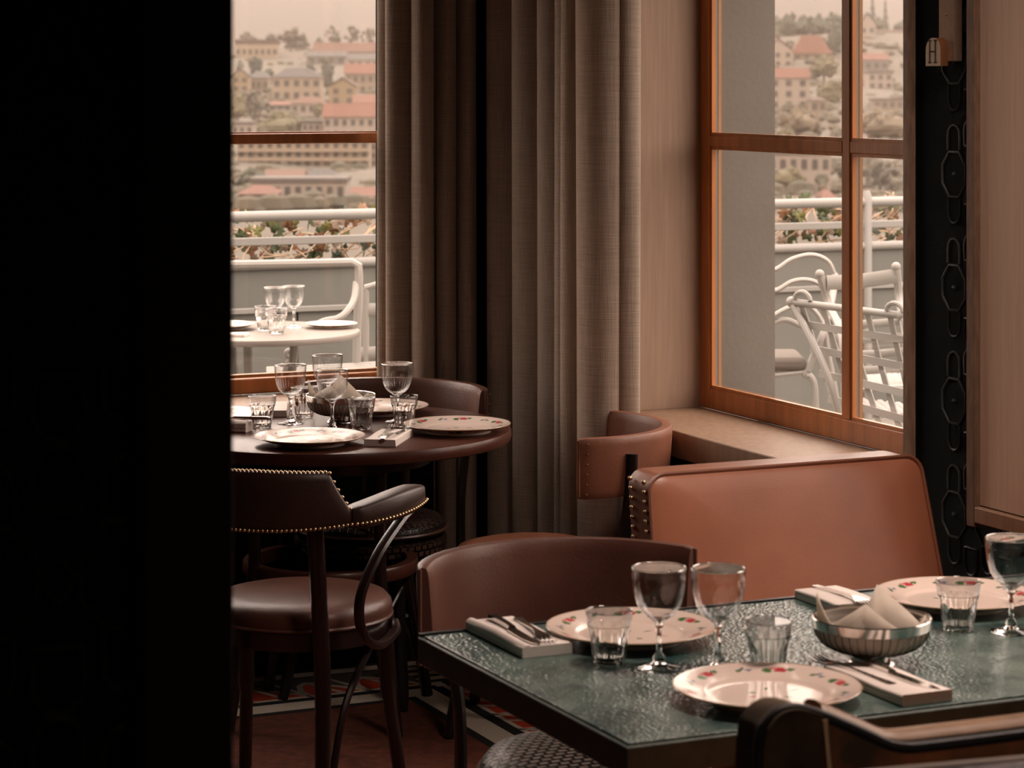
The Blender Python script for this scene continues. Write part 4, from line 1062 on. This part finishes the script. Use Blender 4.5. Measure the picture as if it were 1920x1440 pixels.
def house(label, px0, px1, ytop, yeave, ybase, wall, roof, style='gable', cols=3, rows=2, yaw=0.0, deep=9, cat='house', winm=None, Yd=None, balcony=False, nm='town_house'):
    Y = clear(px0 - 2, px1 + 2, Yd or dist_at(ybase), deep + 1.2); a = at(px0, ybase, Y); b = at(px1, ybase, Y)
    zb = a.z; ze = at(0, yeave, Y).z; zt = at(0, ytop, Y).z; W_ = b.x - a.x
    t = thing(nm, label, cat, ((a.x + b.x) / 2, Y, zb), yaw)
    h = ze - zb; w2 = W_ / 2
    MB().box(-w2, w2, 0, deep, -7, h).build('wall', WALLC[wall], t, smooth=False)
    r = zt - ze; o = .35
    if style == 'flat':
        MB().box(-w2 - .2, w2 + .2, -.2, deep + .2, h, h + max(r, .4)).build('roof', ROOFC[roof], t, smooth=False)
    elif style == 'hip':
        i = min(w2 * .55, 4)
        MB().add([(-w2 - o, -o, h), (w2 + o, -o, h), (w2 + o, deep + o, h), (-w2 - o, deep + o, h), (-w2 + i, deep / 2, h + r), (w2 - i, deep / 2, h + r)], [(0, 1, 5, 4), (1, 2, 5), (2, 3, 4, 5), (3, 0, 4), (0, 3, 2, 1)]).build('roof', ROOFC[roof], t, smooth=False)
    elif style == 'gable':
        MB().add([(-w2 - o, -o, h), (w2 + o, -o, h), (w2 + o, deep + o, h), (-w2 - o, deep + o, h), (-w2 - o, deep / 2, h + r), (w2 + o, deep / 2, h + r)], [(0, 1, 5, 4), (1, 2, 5), (2, 3, 4, 5), (3, 0, 4), (0, 3, 2, 1)]).build('roof', ROOFC[roof], t, smooth=False)
    else:                                       # front gable
        MB().add([(-w2, 0, h), (w2, 0, h), (0, 0, h + r * .93), (-w2, deep, h), (w2, deep, h), (0, deep, h + r * .93)], [(0, 1, 2), (3, 5, 4), (0, 3, 4, 1), (1, 4, 5, 2), (0, 2, 5, 3)]).build('gable_wall', WALLC[wall], t, smooth=False)
        mb = MB()
        for s in (-1, 1):
            mb.add([(s * (w2 + o), -o, h - .2), (0, -o, h + r), (0, deep + o, h + r), (s * (w2 + o), deep + o, h - .2), (s * (w2 + o), -o, h), (0, -o, h + r + .3), (0, deep + o, h + r + .3), (s * (w2 + o), deep + o, h)], [(0, 1, 2, 3), (4, 7, 6, 5), (0, 4, 5, 1), (2, 6, 7, 3), (0, 3, 7, 4), (1, 5, 6, 2)])
        mb.build('roof', ROOFC[roof], t, smooth=False)
    if cols and rows:
        me = None; dh = h / rows; dw = W_ / cols
        for i in range(cols):
            for j in range(rows):
                x = -w2 + dw * (i + .5); z = dh * (j + (.72 if balcony else .5))
                ww, wh = min(dw * .26, .75), min(dh * .27, .85)
                if balcony: ww = dw * (.24 + .0 * rows); wh = dh * .26
                if me is None: me = MB().box(-ww, ww, -.12, .2, -wh, wh).mesh('window', winm or WIN, smooth=False)
                q = bpy.data.objects.new('window', me); COL.objects.link(q); q.parent = t; q.location = (x, 0, z)
        if balcony:
            for j in range(rows): MB().box(-w2, w2, -.7, 0, dh * j, dh * j + dh * .36).build('balcony', WALLC['cream'], t, smooth=False)
    return t
A_ = 'apartment'
house('long cream block on the hilltop under the bare tree', 441, 521, 74, 82, 112, 'cream', 'brown', 'flat', 7, 1)
house('long terracotta roofed house on the hilltop left of the curtain', 588, 712, 79, 97, 108, 'beige', 'rust', 'gable', 8, 1)
house('low grey roofed house below the hilltop terracotta roof', 575, 648, 96, 106, 120, 'grey', 'slate', 'gable', 4, 1)
house('cream house with grey roof tucked below the hilltop row', 652, 712, 100, 112, 128, 'white', 'slate', 'gable', 4, 1)
house('yellow gabled house by the dark partition below the fir trees', 434, 466, 128, 142, 174, 'ochre', 'slate', 'front', 2, 2)
house('pale house with grey roof beside the yellow gable', 468, 503, 133, 146, 172, 'beige', 'slate', 'hip', 3, 1)
house('cream villa with long slate mansard roof', 510, 602, 127, 145, 190, 'cream', 'slate', 'hip', 5, 2)
house('ochre gabled house with two tall windows', 617, 668, 146, 162, 197, 'ochre', 'brown', 'front', 2, 2)
house('wide red roofed house behind the ochre gable', 646, 715, 119, 138, 178, 'beige', 'red', 'gable', 5, 2)
house('narrow red roof house right below the ochre gable', 662, 715, 178, 193, 205, 'beige', 'red', 'gable', 3, 1)
house('white house with low red hip roof', 545, 608, 181, 194, 214, 'white', 'rust', 'hip', 4, 1)
house('small house with orange roof beside grey bushes', 505, 546, 190, 197, 208, 'grey', 'red', 'gable', 3, 1)
house('big apartment house under a broad terracotta roof', 606, 718, 194, 219, 262, 'white', 'red', 'gable', 7, 2)
house('white walled wing with dark windows beside the broad terracotta roof', 566, 612, 225, 231, 262, 'white', 'flat', 'flat', 4, 2)
house('small white house at the dark partition edge above the window bar', 434, 474, 228, 233, 258, 'white', 'flat', 'flat', 3, 1)
house('long apartment building with rows of balconies', 444, 692, 262, 268, 336, 'cream', 'flat', 'flat', 14, 4, balcony=True, cat='building', nm='apartment_building', Yd=460)
house('plain cream tower at the end of the balcony building', 692, 722, 262, 268, 345, 'cream', 'flat', 'flat', 2, 5, cat='building', nm='apartment_building', Yd=455)
house('small red roofed house before the balcony building', 497, 566, 319, 330, 345, 'brown', 'rust', 'gable', 4, 1)
house('grey roofed house before the balcony building', 566, 632, 318, 336, 345, 'beige', 'slate', 'hip', 4, 1)
house('long white low house below the balcony building', 470, 648, 334, 342, 376, 'white', 'flat', 'flat', 9, 1)
house('salmon roofed house at the foot of the hill near the partition', 448, 516, 350, 364, 378, 'beige', 'red', 'hip', 4, 1, Yd=318)
house('salmon roofed house at the foot of the hill near the curtain', 660, 716, 353, 368, 382, 'cream', 'red', 'gable', 3, 1)
house('steep red roofed white house at the pier edge', 1430, 1487, 72, 95, 128, 'white', 'red', 'front', 3, 2)
house('large villa with a red hip roof on the hillside', 1486, 1560, 66, 100, 116, 'brown', 'red', 'hip', 4, 1)
house('white house below a long coral roof', 1440, 1518, 127, 146, 206, 'white', 'red', 'gable', 3, 3)
house('small pale ruin on the scrub slope', 1520, 1550, 182, 188, 212, 'beige', 'brown', 'hip', 2, 1)
house('long white house on the scrub slope just under the glazing bar', 1438, 1558, 283, 290, 326, 'white', 'flat', 'flat', 6, 1)
house('white gabled house under the two tall conifers', 1612, 1642, 24, 45, 92, 'white', 'slate', 'front', 2, 2)
house('long house with brown roof under the conifers', 1634, 1712, 55, 76, 94, 'beige', 'brown', 'gable', 6, 1)
house('house with red roof and grey dormer strip', 1606, 1666, 99, 112, 134, 'grey', 'red', 'gable', 4, 1)
house('white house stepping down below the dormer house', 1628, 1674, 132, 137, 168, 'white', 'flat', 'flat', 3, 2)
house('low white wall house on the bare slope', 1638, 1694, 184, 188, 205, 'beige', 'flat', 'flat', 4, 1)
house('tiny pale house at the mullion on the bare slope', 1606, 1636, 288, 292, 314, 'beige', 'flat', 'flat', 2, 1)
house('small coral roofed house peeping over the railing', 1546, 1566, 358, 372, 382, 'beige', 'red', 'hip', 1, 1, Yd=312)

TREEC = [hm('tree_grey', (0.079, 0.068, 0.052)), hm('tree_green', (0.052, 0.052, 0.037)), hm('tree_dark', (0.037, 0.042, 0.030)), hm('tree_olive', (0.082, 0.070, 0.039)), hm('tree_scrub', (0.098, 0.076, 0.049))]
BARK = hm('bark', (0.050, 0.039, 0.030))
def tree(label, px, ytop, ybase, wpx, c, conif=False, group=None, nm='tree', Yd=None):
    Y = clear(px - wpx * .64, px + wpx * .64, (Yd or dist_at(ybase)) + 2, wpx / F * 900 * .8); rnd = random.Random(int(px * 7 + ytop))
    b = at(px, ybase, Y); H = at(px, ytop, Y).z - b.z; Wd = wpx / F * Y
    t = thing(nm, label, 'tree', b, 0, group)
    MB().tube([(0, 0, -4), (0, 0, H * .5)], [Wd * .05 + .1, Wd * .03 + .05], 6).build('trunk', BARK, t)
    mb = MB()
    if conif:
        for k in range(5):
            z = H * (.15 + .17 * k); r = Wd * .5 * (1 - .17 * k)
            mb.lathe([(r, z), (r * .55, z + H * .1), (.05, z + H * .24)], 9, lambda a, q, zz: 1 + .2 * math.sin(5 * a + k))
    else:
        low = H < Wd * .9; bare = c == 0
        for k in range(26):                       # many small clumps give the ragged outline of twigs and leaves
            a = rnd.uniform(0, 6.28); f = rnd.random(); zc_ = H * ((.08 if low else .22) + (.84 if low else .70) * f)
            rr = Wd * .5 * math.sqrt(rnd.random()) * math.sqrt(max(.12, 1 - (2 * f - .9) ** 2)); s = min(Wd, H * 1.4) * rnd.uniform(.07, .15) * (.8 if bare else 1.1)
            mb.ell((rr * math.cos(a), rr * math.sin(a) * .6, zc_), (s, s, s * rnd.uniform(.8, 1.3)), 6, 4)
        if not bare: mb.ell((0, 0, H * (.42 if low else .56)), (Wd * .36, Wd * .3, H * (.40 if low else .36)), 9, 7)
        for i, p in enumerate(mb.v): mb.v[i] = p + Vector((rnd.uniform(-1, 1), rnd.uniform(-1, 1), rnd.uniform(-1, 1))) * min(Wd, H) * .05
    mb.build('crown', TREEC[c], t, smooth=False)
tree('big bare grey tree crowning the hilltop', 545, 47, 100, 46, 0)
tree('second bare tree leaning right of the hilltop one', 566, 62, 100, 34, 0)
tree('dark fir pair between cream block and yellow house', 481, 106, 146, 30, 2)
tree('dark fir running down beside the pale grey roofed house', 505, 126, 170, 22, 2)
tree('small bush by the dark partition under the cream block', 450, 112, 150, 20, 1)
tree('tall dark tree beside the ochre gabled house', 613, 108, 178, 32, 2)
tree('small dark tree above the cream villa roof', 582, 114, 138, 20, 1)
tree('slim dark tree on the skyline over the terracotta roof', 631, 62, 88, 16, 1)
tree('bare tree on the skyline next to the slim dark tree', 622, 46, 86, 26, 0)
tree('bare tree on the skyline nearest the curtain', 692, 52, 88, 30, 0)
tree('wide bare tree on the skyline above the terracotta roof', 660, 48, 86, 36, 0)
tree('low tree on the skyline over the cream block', 464, 60, 84, 36, 0)
tree('low round tree on the skyline beside the bare grey tree', 509, 62, 86, 18, 1)
tree('small tree on the skyline between bare tree and terracotta roof', 598, 70, 90, 16, 1)
tree('large grey bush under the yellow gabled house', 478, 168, 222, 56, 0)
tree('grey green bush at the dark partition below the yellow house', 446, 178, 232, 40, 3)
tree('olive bush beside the white red roofed house', 596, 194, 222, 26, 3, Yd=628)
tree('broad olive thicket above the window bar', 530, 212, 258, 90, 3)
tree('olive thicket beside the small white house', 490, 222, 256, 50, 3)
tree('dark bush before the cream villa', 534, 170, 192, 18, 1)
tree('brown thicket left of the cream villa', 500, 178, 206, 34, 4)
tree('dark bushes at the left end of the balcony building', 470, 318, 352, 52, 1, Yd=375)
for k, (px, yt, wd) in enumerate(((1452, 30, 40), (1478, 26, 44), (1506, 30, 46), (1534, 26, 44), (1560, 24, 48))):
    tree(('skyline tree against the pier edge', 'skyline tree above the steep red roof', 'middle tree of the skyline row over the red hip roof', 'skyline tree above the ridge of the red hip roof', 'skyline tree next to the window mullion')[k], px, yt, 78, wd, (1, 2, 1, 2, 2)[k], group='wooded skyline')
tree('large dark tree right of the red hip roof', 1566, 40, 112, 40, 2)
tree('olive bush below the red hip roof', 1545, 104, 150, 50, 3)
tree('tall pointed conifer, the bigger of two', 1636, -8, 70, 20, 2, conif=True)
tree('tall pointed conifer, the slimmer of two', 1660, -2, 72, 17, 1, conif=True)
tree('dark bush under the slimmer conifer', 1650, 34, 66, 30, 1); tree('round dark tree at the oak post edge', 1692, 36, 78, 30, 1); tree('tree left of the white gabled house by the mullion', 1612, 24, 70, 26, 1)
tree('olive scrub on the slope below the coral roof', 1558, 150, 196, 60, 3); tree('brown scrub beside the small pale ruin', 1500, 205, 250, 90, 4)
tree('brown scrub under the low white wall house', 1660, 205, 262, 110, 4); tree('olive scrub above the long white house', 1470, 245, 290, 70, 3)
tree('grey scrub below the long white house', 1475, 312, 352, 70, 3); tree('brown scrub below the tiny pale house', 1650, 300, 360, 110, 0)

# scrub on the slope: too small and too many to count
rnd = random.Random(5); sm = MB()
for k in range(3600):
    Y = rnd.uniform(300, 930); px = rnd.uniform(-300, 2300)
    X = (px - CX) / F * Y + rnd.uniform(-6, 6); r = rnd.uniform(.5, 1.9)
    sm.ell((X, Y, ground_z(Y, X) + r * .2 - .4), (r * rnd.uniform(.8, 1.8), r, r * rnd.uniform(.5, 1.2)), 6, 4)
o = sm.build('scrub', mat('scrub_brown', (.070, .054, .035), rough=1, var=.5, vscale=.12, col2=(.042, .039, .026)), parent=HILLO, smooth=False, kind='stuff'); o['label'] = 'low brown winter scrub scattered over the hillside below the houses'

# haze over the valley
hz = bpy.data.materials.new('valley_haze'); hz.use_nodes = True; t = hz.node_tree; t.nodes.clear()
ho = t.nodes.new('ShaderNodeOutputMaterial'); hs = t.nodes.new('ShaderNodeVolumeScatter'); hs.inputs['Density'].default_value = .00017; hs.inputs['Color'].default_value = (.72, .60, .51, 1); hs.inputs['Anisotropy'].default_value = .2
t.links.new(hs.outputs[0], ho.inputs['Volume'])
h = MB().box(-900, 900, 60, 1400, -60, 70).build('haze', hz, smooth=False, kind='stuff'); h['label'] = 'thin warm haze hanging over the valley and hillside'
